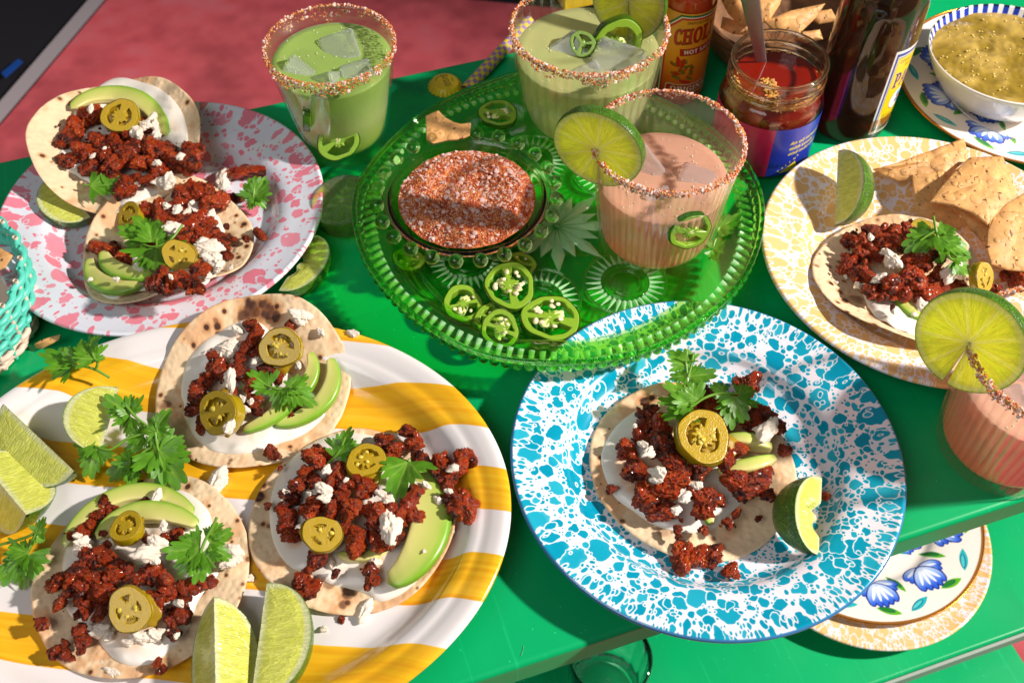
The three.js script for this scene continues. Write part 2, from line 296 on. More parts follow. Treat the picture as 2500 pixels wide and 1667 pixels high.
// painted flowers, for the two floral plates
const floral = (sd) => canvasTex(1024, 1024, (x, w) => {
  seed = sd; x.fillStyle = 'rgb(240,230,220)'; x.fillRect(0, 0, w, w); x.translate(w / 2, w / 2);
  const leaf = (r, a, L, wd, rot, col, col2) => { x.save(); x.rotate(a); x.translate(r, 0); x.rotate(rot); x.beginPath(); x.moveTo(-L, 0); x.quadraticCurveTo(0, -wd, L, 0); x.quadraticCurveTo(0, wd, -L, 0); x.fillStyle = col; x.fill(); x.save(); x.clip(); x.fillStyle = col2; x.beginPath(); x.ellipse(-L * 0.15, wd * 0.1, L * 0.6, wd * 0.26, 0, 0, 7); x.fill(); x.restore(); x.lineWidth = 4; x.strokeStyle = 'rgba(40,70,120,.75)'; x.stroke(); x.restore(); };
  const flower = (r, a, s, rot) => {
    x.save(); x.rotate(a); x.translate(r, 0); x.rotate(rot);
    for (const [f, e] of [[-0.75, 0.8], [0.75, 0.8], [0, 1]]) {
      x.save(); x.rotate(f); x.scale(s * e, s * e);
      x.beginPath(); x.moveTo(0, 0); x.bezierCurveTo(8, -30, 40, -52, 68, -46); for (let i = 0; i < 5; i++) { const t0 = -46 + i * 18.4, t1 = t0 + 18.4; x.quadraticCurveTo(98 - Math.abs(i - 2) * 7, (t0 + t1) / 2, 76 - Math.abs(i - 1.5) * 5, t1); } x.bezierCurveTo(40, 52, 8, 30, 0, 0);
      const g = x.createLinearGradient(0, 0, 90, 0); g.addColorStop(0, 'rgb(215,228,248)'); g.addColorStop(0.45, 'rgb(150,180,240)'); g.addColorStop(0.75, 'rgb(58,100,214)'); g.addColorStop(1, 'rgb(40,80,196)'); x.fillStyle = g; x.fill();
      x.lineWidth = 4; x.strokeStyle = 'rgb(32,52,140)'; x.stroke();
      x.fillStyle = 'rgba(240,244,255,.92)'; for (const b of [-0.5, -0.16, 0.18, 0.5]) { x.save(); x.rotate(b); x.beginPath(); x.ellipse(40, 0, 26, 5, 0, 0, 7); x.fill(); x.restore(); }
      x.restore();
    }
    x.restore();
  };
  const n = 9;
  for (let i = 0; i < n; i++) {
    const a = i / n * Math.PI * 2 + 0.1;
    leaf(450, a + 0.06, 52, 34, 1.25, 'rgb(96,178,32)', 'rgb(40,130,30)'); leaf(446, a + 0.36, 54, 34, 1.9, 'rgb(40,178,184)', 'rgb(80,200,200)');
    leaf(330, a + 0.28, 52, 30, 0.3, 'rgb(84,168,30)', 'rgb(38,122,26)');
    leaf(225, a + 0.1, 40, 24, 0.6, i % 2 ? 'rgb(40,176,180)' : 'rgb(90,172,36)', i % 2 ? 'rgb(90,206,206)' : 'rgb(46,128,30)');
  }
  for (let i = 0; i < n; i++) { const a = i / n * Math.PI * 2 + 0.1; flower(312, a, 1.42, rr(-0.3, 0.3)); if (i % 2) flower(190, a + 0.3, 1.1, rr(0.6, 1.3)); }
  x.lineWidth = 9; x.strokeStyle = 'rgb(150,96,40)'; x.beginPath(); x.arc(0, 0, 504, 0, 7); x.stroke();
});
const saucerProfile = [[0, 0.004], [0.06, 0.004], [0.069, 0.0055], [0.076, 0.0105], [0.085, 0.0135], [0.1, 0.0165], [0.116, 0.0195], [0.1198, 0.0202], [0.1205, 0.0195], [0.119, 0.0183], [0.1, 0.014], [0.085, 0.0105], [0.076, 0.006], [0.068, 0.001], [0.06, 0], [0, 0.001]];
const saucerGeo = turned(saucerProfile, 150, { smoothN: 70, uv: planarUV(0.1205) });
function floralPlate(pos, k, tex, label, turn) {
  const t = thing('floral_plate', label, 'plate', pos); t.rotation.y = turn; t.scale.setScalar(k);
  part(t, 'dish', saucerGeo, mat(0xffffff, 0.15, { map: tex, clearcoat: 0.4, clearcoatRoughness: 0.06 }));
  part(t, 'gilt_rim', new THREE.TorusGeometry(0.1203, 0.0009, 8, 180).rotateX(Math.PI / 2).translate(0, 0.0197, 0), mat(cS(190, 120, 40), 0.25, { metalness: 0.9 }));
}
floralPlate(V(0.3565, -0.3568 + 0.0075, -0.4860), 1.0, floral(5), 'floral plate stacked on the tan plate on the bench', 0.4);
floralPlate(V(0.4665, 0, -0.7325), 0.94, floral(15), 'floral plate with a gilt rim under the bowl of green salsa', 1.1);
// ---------------------------------------------------------------- tacos
const meatCol = (d, r, gr, lo) => {
  const char = sm(0.08, 0.3, lo), or = sm(0.05, 0.3, gr), hi = sm(0.95, 1.3, r);
  return [mix(mix(0.38, 0.66, or * 0.6 + hi * 0.25), 0.04, char * 0.85), mix(mix(0.026, 0.15, or * 0.75 + hi * 0.08), 0.01, char * 0.85), mix(mix(0.005, 0.018, or), 0.007, char * 0.8)];
};
const meatCol2 = (d, r, gr, lo) => { const c = meatCol(d, r, gr, lo - 0.25); return [c[0] * 1.15, c[1] * 1.2, c[2]]; };
const meatCol3 = (d, r, gr, lo) => { const c = meatCol(d, r, gr, lo + 0.16); return c.map((x) => x * 0.8); };
const meatGeos = [];
for (let i = 0; i < 11; i++) meatGeos.push(lumpGeo(i + 1, 10, { amp: 0.22, f: 1.2, fine: 0.27, ff: 6, oct: 3, lumps: 9, uv: 0.9, stretch: [1 + 0.12 * hash(i, 1), 0.78, 0.95 - 0.15 * hash(i, 2)], color: [meatCol, meatCol2, meatCol, meatCol3][i % 4] }));
const meatMini = [0, 1, 2, 3, 4, 5].map((i) => lumpGeo(i + 40, 6, { uv: 0.5, amp: 0.35, fine: 0.24, ff: 4, oct: 2, lumps: 5, stretch: [1.1, 0.85, 0.9], color: [meatCol2, meatCol, meatCol3][i % 3] }));
const meatBump = greyTex(256, (x, y) => { let q = 1; const s = 22; for (let i = -1; i <= 1; i++) for (let j = -1; j <= 1; j++) { const X = Math.floor(x * s) + i, Y = Math.floor(y * s) + j, d = Math.hypot(x * s - X - hash(X, Y, 7), y * s - Y - hash(X, Y, 8)); q = Math.min(q, d); } return 1 - Math.min(1, q) + 0.2 * noise3(x * 90, y * 90, 1); });
const meatMat = mat(0xffffff, 0.36, { vertexColors: true, bumpMap: meatBump, bumpScale: 0.0016, specularIntensity: 0.5, clearcoat: 0.4, clearcoatRoughness: 0.08 });
const cheeseGeos = [0, 1, 2, 3].map((i) => lumpGeo(i + 60, 10, { amp: 0.3, f: 1.6, fine: 0.16, ff: 6, oct: 3, lumps: 7, stretch: [1.15, 0.75, 0.85] }));
const cheeseMat = mat(cS(228, 214, 196), 0.85);
const creamMat = mat(0xffffff, 0.27, { vertexColors: true, clearcoat: 0.35, clearcoatRoughness: 0.2 });
const avoMat = mat(0xffffff, 0.38, { vertexColors: true, clearcoat: 0.3, clearcoatRoughness: 0.25 });

// crops of the photograph in which the places of the toppings were measured: [left, top, scale]
const CROP = { a: [0, 0, 1.96], b: [350, 700, 2.613], c: [0, 1100, 2.765], d: [550, 950, 2.187], e: [1240, 740, 1.823], f: [1850, 330, 2.489], l: [0, 780, 3.016], t: [880, 190, 2.148], g: [600, 0, 2.94], h: [1200, 0, 2.94], k: [1700, 0, 2.94] };
const cu = (k, x, y) => [CROP[k][0] + x / CROP[k][2], CROP[k][1] + y / CROP[k][2]];

function tortillaTex(sd, chars) {
  return dataTex(512, (u, v) => {
    const x = (u - 0.5) * 2, y = (v - 0.5) * 2, r = Math.hypot(x, y);
    const a = fbm(x * 2.2 + sd, y * 2.2, sd, 4), b = fbm(x * 11, y * 11 + sd, 2, 3), c2 = fbm(x * 34, y * 34, sd, 2);
    let k = 1 + 0.1 * a + 0.05 * b + 0.03 * c2;
    const tan = sm(0.05, 0.42, a + b * 0.45) * 0.75;
    let c = [mix(234, 206, tan) * k, mix(204, 154, tan) * k, mix(164, 108, tan) * k];
    for (const [cx, cy, cr, s] of chars) {
      const d = Math.hypot(x - cx, y - cy) / cr + 0.5 * fbm(x * 14 + cx * 9, y * 14, 3, 3);
      const m = sm(1.0, 0.5, d) * s, br = sm(1.9, 0.6, d) * s * 0.6;
      c = [mix(mix(c[0], 168, br), 66, m), mix(mix(c[1], 104, br), 34, m), mix(mix(c[2], 48, br), 20, m)];
    }
    return c;
  });
}
const tortBump = greyTex(256, (x, y) => { const p = (s, k) => { let q = 0; for (let i = -1; i <= 1; i++) for (let j = -1; j <= 1; j++) { const X = Math.floor(x * s) + i, Y = Math.floor(y * s) + j, d = Math.hypot(x * s - X - hash(X, Y, k), y * s - Y - hash(X, Y, k + 1)); q = Math.max(q, sm(0.6, 0.1, d) * hash(X, Y, k + 2)); } return q; }; return 0.3 * p(14, 1) + 0.25 * p(30, 5) + 0.2 * (0.5 + 0.5 * fbm(x * 40, y * 40, 1, 3)); });

// one taco: a soft tortilla (bent by f) in a group; toppings are placed on it along rays through the photograph
function taco(label, px, py, y, R, { tx = 0, tz = 0, bend = () => 0, chars = [], edge = 0.0022, sd = 1, oval = 1, ovalA = 0 } = {}) {
  const t = thing('taco', label, 'taco', at(px, py, y), 'soft tacos on the plates');
  t.rotation.set(tx, 0, tz); t.updateMatrixWorld(true);
  const wave = (x, z) => { const r = Math.hypot(x, z) / R, a = Math.atan2(z, x); return edge * (sm(0.45, 1, r) * (0.8 * Math.sin(a * 3 + sd) + 0.6 * Math.sin(a * 5 + sd * 2.3)) + 0.5 * sm(0.6, 1, r)) + 0.0007 * fbm(x * 90 + sd, z * 90, sd, 3); };
  const f = (x, z) => bend(x, z) + wave(x, z);
  const inv = t.matrixWorld.clone().invert(), o = V(0, CAMH, 0).applyMatrix4(inv);
  const on = (u, v, h = 0) => {   // the point of the taco under a place of the photograph, h above its tortilla
    const d = ray(u, v).transformDirection(inv); let q = o.clone(), k = (h - o.y) / d.y;
    for (let i = 0; i < 24; i++) { q = o.clone().addScaledVector(d, k); const s = R * 1.08 / Math.max(R * 1.08, Math.hypot(q.x, q.z)); k += 0.6 * (f(q.x * s, q.z * s) + h - q.y) / d.y; }
    return o.clone().addScaledVector(d, k);
  };
  const nA = 128, nR = 30, th = 0.0017, shape = (a) => R * (1 + 0.016 * Math.sin(2 * a + sd) + 0.012 * Math.sin(3 * a + sd * 1.7) + 0.006 * Math.sin(7 * a + sd) + 0.004 * noise3(a * 6, sd, 0)) * (1 + (oval - 1) * Math.pow(Math.cos(a - ovalA), 2));
  const g = orient(gridGeo(nA, nR * 2 + 1, (s, q, i, j) => {
    const a = s * Math.PI * 2, top = j <= nR, k = top ? j / nR : (nR * 2 + 1 - j) / nR, r = shape(a) * Math.sqrt(k);
    const x = r * Math.cos(a), z = r * Math.sin(a), y0 = f(x, z);
    return [x, top ? y0 + (k < 1 ? th * 0.5 : th * 0.15) : y0 - (k < 1 ? th * 0.5 : th * 0.2), z];
  }, { closeU: true, uv: (p) => [p[0] / (2.1 * R) + 0.5, p[2] / (2.1 * R) + 0.5] }));
  const ch = chars.map(([k, x, y2, r, s]) => { const p = on(...cu(k, x, y2), 0); return [p.x / (1.05 * R), p.z / (1.05 * R), r / CROP[k][2] / FPX * 0.72 / (1.05 * R), s ?? 1]; });
  seed = sd * 31; for (let i = 0; i < 26; i++) { const a = rr(0, 6.28), r = rr(0.55, 0.97); ch.push([r * Math.cos(a), r * Math.sin(a), rr(0.008, 0.035), rr(0.3, 0.9)]); }
  part(t, 'tortilla', g, mat(0xffffff, 0.72, { map: tortillaTex(sd, ch), bumpMap: tortBump, bumpScale: 0.0016 }));
  return { t, on, f, R, sd };
}
const W2L = (T, p) => p.clone().applyMatrix4(T.t.matrixWorld.clone().invert());
// crema: a sheet with a free outline
function crema(T, k, pts, h = 0.0052, dent = 1.1) {
  const p = pts.map(([x, y]) => T.on(...cu(k, x, y), 0.0012));
  const g = patchGeo(p, { dome: h, thick: 0.0006, rings: 26, n: 120, lip: 0.3, nrm: up, bump: (q, a, s) => sm(1, 0.9, q) * (0.0016 * dent * fbm(s.x * 60, s.z * 60, T.sd, 2) + 0.0006 * dent * fbm(s.x * 210, s.z * 120, 2, 2)), color: (k, s) => { const o = 0.75 * sm(0.12, 0.4, fbm(s.x * 55 + T.sd, s.z * 55, T.sd, 4)) * sm(0.95, 0.7, k); return [mix(0.86, 0.8, o), mix(0.79, 0.46, o), mix(0.69, 0.22, o)]; } });
  const P = g.attributes.position;   // laid over the tortilla
  const c = p.reduce((s, q) => s.add(q), V(0, 0, 0)).divideScalar(p.length);
  for (let i = 0; i < P.count; i++) { const x = P.getX(i), z = P.getZ(i); let b = 0, w = 0; for (const q of p) { const d = 1 / ((q.x - x) ** 2 + (q.z - z) ** 2 + 1e-6); b += d * T.f(q.x, q.z); w += d; } const rad = Math.hypot(x - c.x, z - c.z), far = Math.max(...p.map((q) => Math.hypot(q.x - c.x, q.z - c.z))); P.setY(i, P.getY(i) + (T.f(x, z) - b / w) * sm(far * 1.05, far * 0.7, rad)); }
  g.computeVertexNormals();
  part(T.t, 'crema', g, creamMat);
}
// an avocado slice swept along a path; the skin side is green, the inside pale yellow
function avocado(T, k, pts, w, h0 = 0.004, th = 0.0075, side = 1, lift = 0) {
  const c = new THREE.CatmullRomCurve3(pts.map(([x, y], i) => T.on(...cu(k, x, y), h0 + th * 0.5 + lift * Math.sin(i / (pts.length - 1) * Math.PI))));
  const wd = size(w / CROP[k][2], at(...cu(k, ...pts[0]), 0.015)), n = 30, m = 26;
  const g = gridGeo(m, n, (s, t) => {
    const C = c.getPointAt(Math.min(0.999, Math.max(0.001, t))), T0 = c.getTangentAt(Math.min(0.999, Math.max(0.001, t))), B = T0.clone().cross(up).normalize().multiplyScalar(side);
    const e = Math.pow(Math.sin(Math.PI * (0.04 + 0.92 * t)), 0.5), wh = wd * 0.5 * e, hh = th * 0.5 * Math.pow(e, 0.7);
    const a = s * Math.PI * 2, ca = Math.cos(a), sa = Math.sin(a), pw = (v, p) => Math.sign(v) * Math.pow(Math.abs(v), p);
    let bx = pw(ca, ca > 0 ? 0.55 : 0.4) * wh, by = pw(sa, 0.4) * hh;
    if (ca > 0.3) bx += wh * 0.12 * (1 - Math.abs(by / hh));
    const p = C.clone().addScaledVector(B, bx); p.y += by + 0.0004 * fbm(p.x * 200, p.y * 200, p.z * 200, 2);
    const q = bx / (wh + 1e-9), gq = sm(0.15, 1.02, q) + 0.12 * fbm(p.x * 120, p.z * 120, 1, 3);
    const mid = [mix(0.68, 0.5, sm(-1, 0.4, q)), mix(0.62, 0.56, sm(-1, 0.4, q)), mix(0.21, 0.12, sm(-1, 0.4, q))], out = [0.2, 0.42, 0.018], dk = sm(0.92, 1.08, q) * 0.5 * (0.6 + 0.6 * fbm(p.x * 400, p.y * 400, p.z * 400, 2));
    const k2 = Math.min(1, Math.max(0, gq * gq)), col = mid.map((z, i) => mix(mix(z, out[i], k2), [0.05, 0.16, 0.008][i], dk));
    return [p.x, p.y, p.z, ...col];
  }, { closeU: true });
  // closed ends
  const P = g.attributes.position; for (const row of [0, n]) { const ctr = V(0, 0, 0); for (let i = 0; i < m; i++) ctr.add(V().fromBufferAttribute(P, row * m + i)); ctr.divideScalar(m); for (let i = 0; i < m; i++) { const q = V().fromBufferAttribute(P, row * m + i).lerp(ctr, 0.98); P.setXYZ(row * m + i, q.x, q.y, q.z); } }
  g.computeVertexNormals(); orient(g);
  return part(T.t, 'avocado_slice', g, avoMat);
}
// crumbled chorizo: [x, y, radius] in a crop, each crumb a piece of its own
const crumbGroup = (T, name) => T[name] ??= sub(T.t, name);
function meat(T, k, list, { h0 = 0.006, heap = 0.011, rad = 0.04, fillN = 20, small = 34 } = {}) {
  const G = crumbGroup(T, 'chorizo'); seed = T.sd * 97 + 5;
  let cx = 0, cy = 0; list.forEach(([x, y]) => { cx += x / list.length; cy += y / list.length; });
  const sp = Math.sqrt(list.reduce((s, [x, y]) => s + (x - cx) ** 2 + (y - cy) ** 2, 0) / list.length) * 1.5;
  const put = (x, y, r, mini, under = 0) => {
    const q = Math.hypot(x - cx, y - cy) / sp, hh = h0 + heap * sm(1.15, 0.1, q) - under, u = cu(k, x, y), p = T.on(u[0], u[1], Math.max(0.0025, hh)), rm = size(r / CROP[k][2], at(u[0], u[1], 0.02));
    const gs = mini ? meatMini : meatGeos, m = part(G, 'crumb', gs[(rnd() * gs.length) | 0], meatMat);
    m.position.copy(p); m.scale.setScalar(rm * rr(0.74, 0.92)); m.rotation.set(rr(-0.5, 0.5), rr(0, 6.28), rr(-0.5, 0.5));
    return m;
  };
  for (const [x, y, r] of list) {
    const px = r / CROP[k][2]; if (px < 9) { put(x, y, r, true); continue; }
    put(x, y, r * 0.9, false);
    for (let i = 0, n = px > 20 ? 4 : 3, a0 = rr(0, 6.28); i < n; i++) { const a = a0 + i / n * 6.28 + rr(-0.5, 0.5), d2 = r * rr(0.42, 0.7); put(x + d2 * Math.cos(a), y + d2 * Math.sin(a) * 0.85, r * rr(0.34, 0.55), true, rr(-0.001, 0.002)); }
  }
  const body = list.filter((c) => c[2] / CROP[k][2] > 12 && Math.hypot(c[0] - cx, c[1] - cy) < sp * 1.05);
  for (let i = 0; i < fillN; i++) { const a = body[(rnd() * body.length) | 0], b = body[(rnd() * body.length) | 0]; if (Math.hypot(a[0] - b[0], a[1] - b[1]) < 130 / 2.3 * CROP[k][2]) put((a[0] + b[0]) / 2 + rr(-8, 8), (a[1] + b[1]) / 2 + rr(-8, 8), (a[2] + b[2]) / 2 * rr(0.5, 0.75), false, 0.005); }
  for (let i = 0; i < small; i++) { const a = body[(rnd() * body.length) | 0], an = rr(0, 6.28), d = a[2] * rr(0.9, 1.35); put(a[0] + d * Math.cos(an), a[1] + d * Math.sin(an), rr(4, 9) * CROP[k][2] / 2.3, true); }
}
function cheese(T, k, list, h = 0.014) {
  const G = crumbGroup(T, 'cheese'); seed = T.sd * 53 + 11;
  for (const [x, y, r, hh, st] of list) { const u = cu(k, x, y), p = T.on(u[0], u[1], hh ?? h), m = part(G, 'crumb', cheeseGeos[(rnd() * 4) | 0], cheeseMat); m.position.copy(p); m.scale.setScalar(size(r / CROP[k][2], at(u[0], u[1], 0.02)) * 0.84); if (st) m.scale.x *= st; m.rotation.set(rr(-0.4, 0.4), rr(0, 6.28), rr(-0.4, 0.4)); }
}
// ---- jalapeno rings
function ringGeos(sd, { wall = 0.4, depth = 0.5, holes = 3, core = 0.34, spoke = 0.34 } = {}) {
  const out = (a, r) => r * (1 + 0.065 * Math.sin(2 * a + sd) + 0.04 * Math.sin(3 * a + sd * 2.1) + 0.015 * Math.sin(7 * a + sd));
  const loop = (r0, path, a0 = 0, a1 = Math.PI * 2, n = 72) => { for (let i = 0; i <= n; i++) { const a = a0 + (a1 - a0) * i / n, r = out(a, r0); i ? path.lineTo(r * Math.cos(a), r * Math.sin(a)) : path.moveTo(r * Math.cos(a), r * Math.sin(a)); } return path; };
  const flesh = loop(0.95, new THREE.Shape());
  for (let q = 0; q < holes; q++) {
    const a0 = q / holes * 6.283 + sd + spoke * (0.6 + 0.9 * hash(q, sd * 10 | 0, 1)), a1 = (q + 1) / holes * 6.283 + sd - spoke * (0.6 + 0.9 * hash(q, sd * 10 | 0, 2)), wl = wall + 0.1 * (hash(q, sd * 10 | 0, 3) - 0.5), p = new THREE.Path(), n = 18;
    for (let i = 0; i <= n; i++) { const a = mix(a0, a1, i / n), r = out(a, 1 - wl) * (1 - 0.07 * hash(i >> 1, sd | 0, q)); i ? p.lineTo(r * Math.cos(a), r * Math.sin(a)) : p.moveTo(r * Math.cos(a), r * Math.sin(a)); }
    for (let i = 0; i <= n; i++) { const a = mix(a1 - 0.12, a0 + 0.12, i / n), r = core + 0.1 * hash(i, sd | 0, q + 9) + 0.06 * Math.sin(i * 1.3); p.lineTo(r * Math.cos(a), r * Math.sin(a)); }
    p.closePath(); flesh.holes.push(p);
  }
  const ex = (s, d, b) => { const g = new THREE.ExtrudeGeometry(s, { depth: d - 2 * b, bevelEnabled: true, bevelThickness: b, bevelSize: b, bevelOffset: -b, bevelSegments: 3, curveSegments: 12 }); g.rotateX(-Math.PI / 2); g.translate(0, -d / 2 + b, 0); return g; };
  const body = ex(flesh, depth, 0.035);
  const skin = gridGeo(72, 10, (s, t) => { const a = s * Math.PI * 2, y = depth * (t - 0.5) * 0.93, b = 0.02 + 0.03 * (1 - Math.pow(2 * t - 1, 4)), r = out(a, 0.955 + b); return [r * Math.cos(a), y, -r * Math.sin(a)]; }, { closeU: true });
  const floor = lumpGeo(sd * 3 + 1, 9, { amp: 0.2, fine: 0.2, ff: 4, lumps: 6, stretch: [0.7, 0.2, 0.7] }); floor.translate(0, -depth * 0.08, 0);
  return { body, skin, floor };
}
const seedGeo = new THREE.SphereGeometry(1, 12, 8).scale(1, 0.45, 0.78);
const ringShapes = [ringGeos(0.6, { holes: 3 }), ringGeos(2.2, { holes: 2, wall: 0.38 }), ringGeos(4.1, { holes: 4, wall: 0.42 }), ringGeos(5.2, { holes: 2, wall: 0.36, depth: 0.6 })];
const freshShapes = [ringGeos(1.1, { wall: 0.27, core: 0.2, spoke: 0.16, holes: 2, depth: 0.42 }), ringGeos(2.6, { wall: 0.25, core: 0.24, spoke: 0.2, holes: 2, depth: 0.36 }), ringGeos(3.9, { wall: 0.28, core: 0.2, spoke: 0.18, holes: 3, depth: 0.6 }), ringGeos(5.7, { wall: 0.26, core: 0.18, spoke: 0.15, holes: 2, depth: 0.5 })];
const pickled = { body: mat(cS(196, 162, 20), 0.28, { bumpMap: grainBump, bumpScale: 0.0003, transmission: 0.15, thickness: 0.004, clearcoat: 0.6, clearcoatRoughness: 0.12 }), skin: mat(cS(158, 134, 8), 0.2, { clearcoat: 0.8, clearcoatRoughness: 0.08 }), seed: mat(cS(204, 180, 66), 0.35), floor: mat(cS(156, 124, 16), 0.35, { bumpMap: grainBump, bumpScale: 0.0004 }) };
const fresh = { body: mat(cS(134, 172, 44), 0.32, { clearcoat: 0.5, clearcoatRoughness: 0.15, bumpMap: grainBump, bumpScale: 0.0002 }), skin: mat(cS(52, 92, 14), 0.16, { clearcoat: 0.8, clearcoatRoughness: 0.06 }), seed: mat(cS(240, 222, 176), 0.45), pith: mat(cS(222, 226, 150), 0.6) };
function jalapeno(holder, p, R, n, v, M, seeds = 5, spin = 0) {
  const g = sub(holder, 'jalapeno_slice'), s = ringShapes[v];
  part(g, 'flesh', s.body, M.body); part(g, 'skin', s.skin, M.skin); part(g, 'pith', s.floor, M.floor);
  seed = v * 71 + seeds * 13 + 3;
  for (let i = 0; i < seeds; i++) { const a = rr(0, 6.28), r = rr(0.15, 0.5), m = part(g, 'seed', seedGeo, M.seed); m.position.set(r * Math.cos(a), rr(0.1, 0.3), r * Math.sin(a)); m.scale.setScalar(rr(0.1, 0.15)); m.rotation.set(rr(-0.5, 0.5), rr(0, 6), rr(-0.5, 0.5)); }
  g.position.copy(p); g.scale.setScalar(R); facing(g, n, spin); return g;
}
function jal(T, k, x, y, r, h, n, v, spin = 0, seeds = 5) { const u = cu(k, x, y); return jalapeno(T.t, T.on(u[0], u[1], h), size(r / CROP[k][2], at(u[0], u[1], 0.025)) * 0.95, n, v, pickled, seeds, spin); }
// ---- coriander
const leafMat = mat(0xffffff, 0.42, { vertexColors: true, side: THREE.DoubleSide, transmission: 0.28, thickness: 0, specularIntensity: 0.8 });
const stemMat = mat(cS(104, 150, 40), 0.4);
function leafGeo(sd) {
  const n = 120, m = 11, A = 1.95, pos = [], col = [], idx = [];
  for (let i = 0; i <= n; i++) {
    const a = mix(-A, A, i / n), lobe = 0.5 + 0.5 * Math.cos(a * 3.3), side = Math.abs(a) > 1.0 ? 0.82 : 1, tooth = Math.abs(Math.sin(a * 9.5 + sd)), rOut = side * (0.5 + 0.36 * lobe * lobe + 0.24 * Math.pow(tooth, 0.6)) * sm(A + 0.25, A - 0.35, Math.abs(a)) * (1 + 0.1 * noise3(a * 2, sd, 3));
    for (let j = 0; j <= m; j++) {
      const r = rOut * j / m, x = r * Math.cos(a * 0.86), z = r * Math.sin(a * 0.86);
      const y = 0.13 * Math.sin(a * 3.3 + sd) * r * r + 0.1 * r * r * Math.sin(sd * 3) + 0.16 * Math.abs(z) * (0.3 + hash(sd, 1)) + 0.05 * fbm(x * 4 + sd, z * 4, sd, 3) - 0.22 * r * r * r * hash(sd, 5);
      pos.push(x, y, z);
      const vein = Math.max(sm(0.06, 0.01, Math.abs(Math.abs(a) - 0.02) * r), sm(0.05, 0.01, Math.abs(Math.abs(a) - 0.95) * r), sm(0.04, 0.01, Math.abs(Math.abs(a) - 0.5) * r) * 0.6) * sm(1, 0.5, j / m), k = 1 + 0.35 * fbm(x * 5, z * 5, sd, 3);
      col.push(mix(0.11 * k, 0.3, vein * 0.6), mix(0.31 * k, 0.52, vein * 0.6), mix(0.014 * k, 0.07, vein * 0.6));
    }
  }
  for (let i = 0; i < n; i++) for (let j = 0; j < m; j++) { const a = i * (m + 1) + j, b = a + m + 1; idx.push(a, a + 1, b, b, a + 1, b + 1); }
  const g = new THREE.BufferGeometry(); g.setAttribute('position', new THREE.Float32BufferAttribute(pos, 3)); g.setAttribute('color', new THREE.Float32BufferAttribute(col, 3)); g.setIndex(idx); g.computeVertexNormals(); return g;
}
const leafGeos = [1, 2, 3, 4, 5, 6].map(leafGeo);
// place(u, v, h) gives a point of the holder; leaves [x0, y0, x1, y1, h0, h1], stems [[x, y, h], ...] in a crop
function sprig(holder, place, k, leaves, stems, kd = 1) {
  leaves.forEach(([x0, y0, x1, y1, h0, h1, tip], i) => {
    const a = place(...cu(k, x0, y0), h0), b = place(...cu(k, x1, y1), h1 ?? h0), d = b.clone().sub(a), L = d.length() * kd; d.normalize();
    let s = d.clone().cross(up).normalize(); if (tip) s.applyAxisAngle(d, tip); const n = s.clone().cross(d).normalize();
    const m = part(holder, 'leaf', leafGeos[(i * 5 + (x0 | 0)) % 6], leafMat); m.position.copy(a);
    m.quaternion.setFromRotationMatrix(new THREE.Matrix4().makeBasis(d, n, s)); m.scale.setScalar(L * 1.02);
  });
  for (const s of stems) part(holder, 'stem', tube(s.map(([x, y, h]) => place(...cu(k, x, y), h)), 0.00095, 20, 7), stemMat);
}
const tacoSprig = (T, k, l, s, kd) => sprig(sub(T.t, 'coriander_sprig'), T.on, k, l, s, kd);
const plateSprig = (label, k, l, s) => { const x0 = l[0], p = at(...cu(k, x0[0], x0[1]), 0); const t = thing('coriander_sprig', label, 'herb sprig', p, 'coriander sprigs'); sprig(t, (u, v, h) => at(u, v, h).sub(p), k, l, s); return t; };
// ---- the seven tacos
const T3 = taco('open taco at the top of the striped platter, its tortilla charred brown at the back', 622, 955, 0.0085, 0.0695, { sd: 3, bend: (x, z) => 0.52 * 0.006 * Math.log(1 + Math.exp((-z - 0.004) / 0.006)), oval: 0.935, ovalA: 1.5708, chars: [['b', 700, 140, 75, 1], ['b', 790, 165, 70, 1], ['b', 640, 190, 45, 0.7], ['b', 760, 110, 40, 0.9], ['b', 850, 190, 40, 0.8], ['b', 470, 255, 26, 1], ['b', 400, 262, 20, 1], ['b', 515, 160, 16, 1], ['b', 850, 130, 16, 1], ['b', 140, 760, 50, 0.5], ['b', 1262, 478, 10, 1]] });
crema(T3, 'b', [[640, 215], [480, 290], [330, 400], [262, 520], [238, 680], [262, 840], [330, 960], [430, 1040], [560, 1065], [700, 1055], [830, 1010], [980, 960], [1090, 890], [1160, 800], [1110, 700], [900, 500], [770, 250]]);
avocado(T3, 'b', [[1190, 450], [1212, 560], [1180, 680], [1100, 775], [970, 850], [830, 882]], 112, 0.003, 0.0075, -1);
avocado(T3, 'b', [[1060, 410], [1082, 510], [1050, 610], [930, 740], [790, 850], [630, 925]], 105, 0.0065, 0.0075, -1);
meat(T3, 'b', [[680, 250, 42], [725, 300, 45], [930, 262, 45], [700, 345, 48], [655, 392, 45], [730, 405, 45], [440, 440, 38], [620, 450, 40], [470, 520, 66], [545, 565, 55], [640, 560, 50], [345, 645, 66], [395, 600, 45], [330, 710, 50], [305, 790, 48], [370, 850, 38], [360, 905, 30], [680, 640, 48], [700, 735, 55], [725, 790, 45], [850, 570, 48], [785, 520, 42], [975, 755, 42], [945, 825, 34], [812, 1050, 46], [850, 1075, 32], [560, 660, 46], [600, 520, 44], [880, 540, 36], [410, 740, 46]], { heap: 0.012, fillN: 24 });
cheese(T3, 'b', [[555, 600, 38, 0.024, 1.5], [540, 560, 30, 0.023], [1000, 185, 52, 0.006], [1130, 292, 28, 0.004], [550, 895, 40, 0.026], [622, 715, 26, 0.02], [640, 780, 28, 0.02], [684, 730, 22, 0.021], [545, 400, 60, 0.009], [500, 430, 45, 0.008], [985, 500, 22, 0.014], [720, 465, 32, 0.016], [595, 275, 26, 0.01]]);
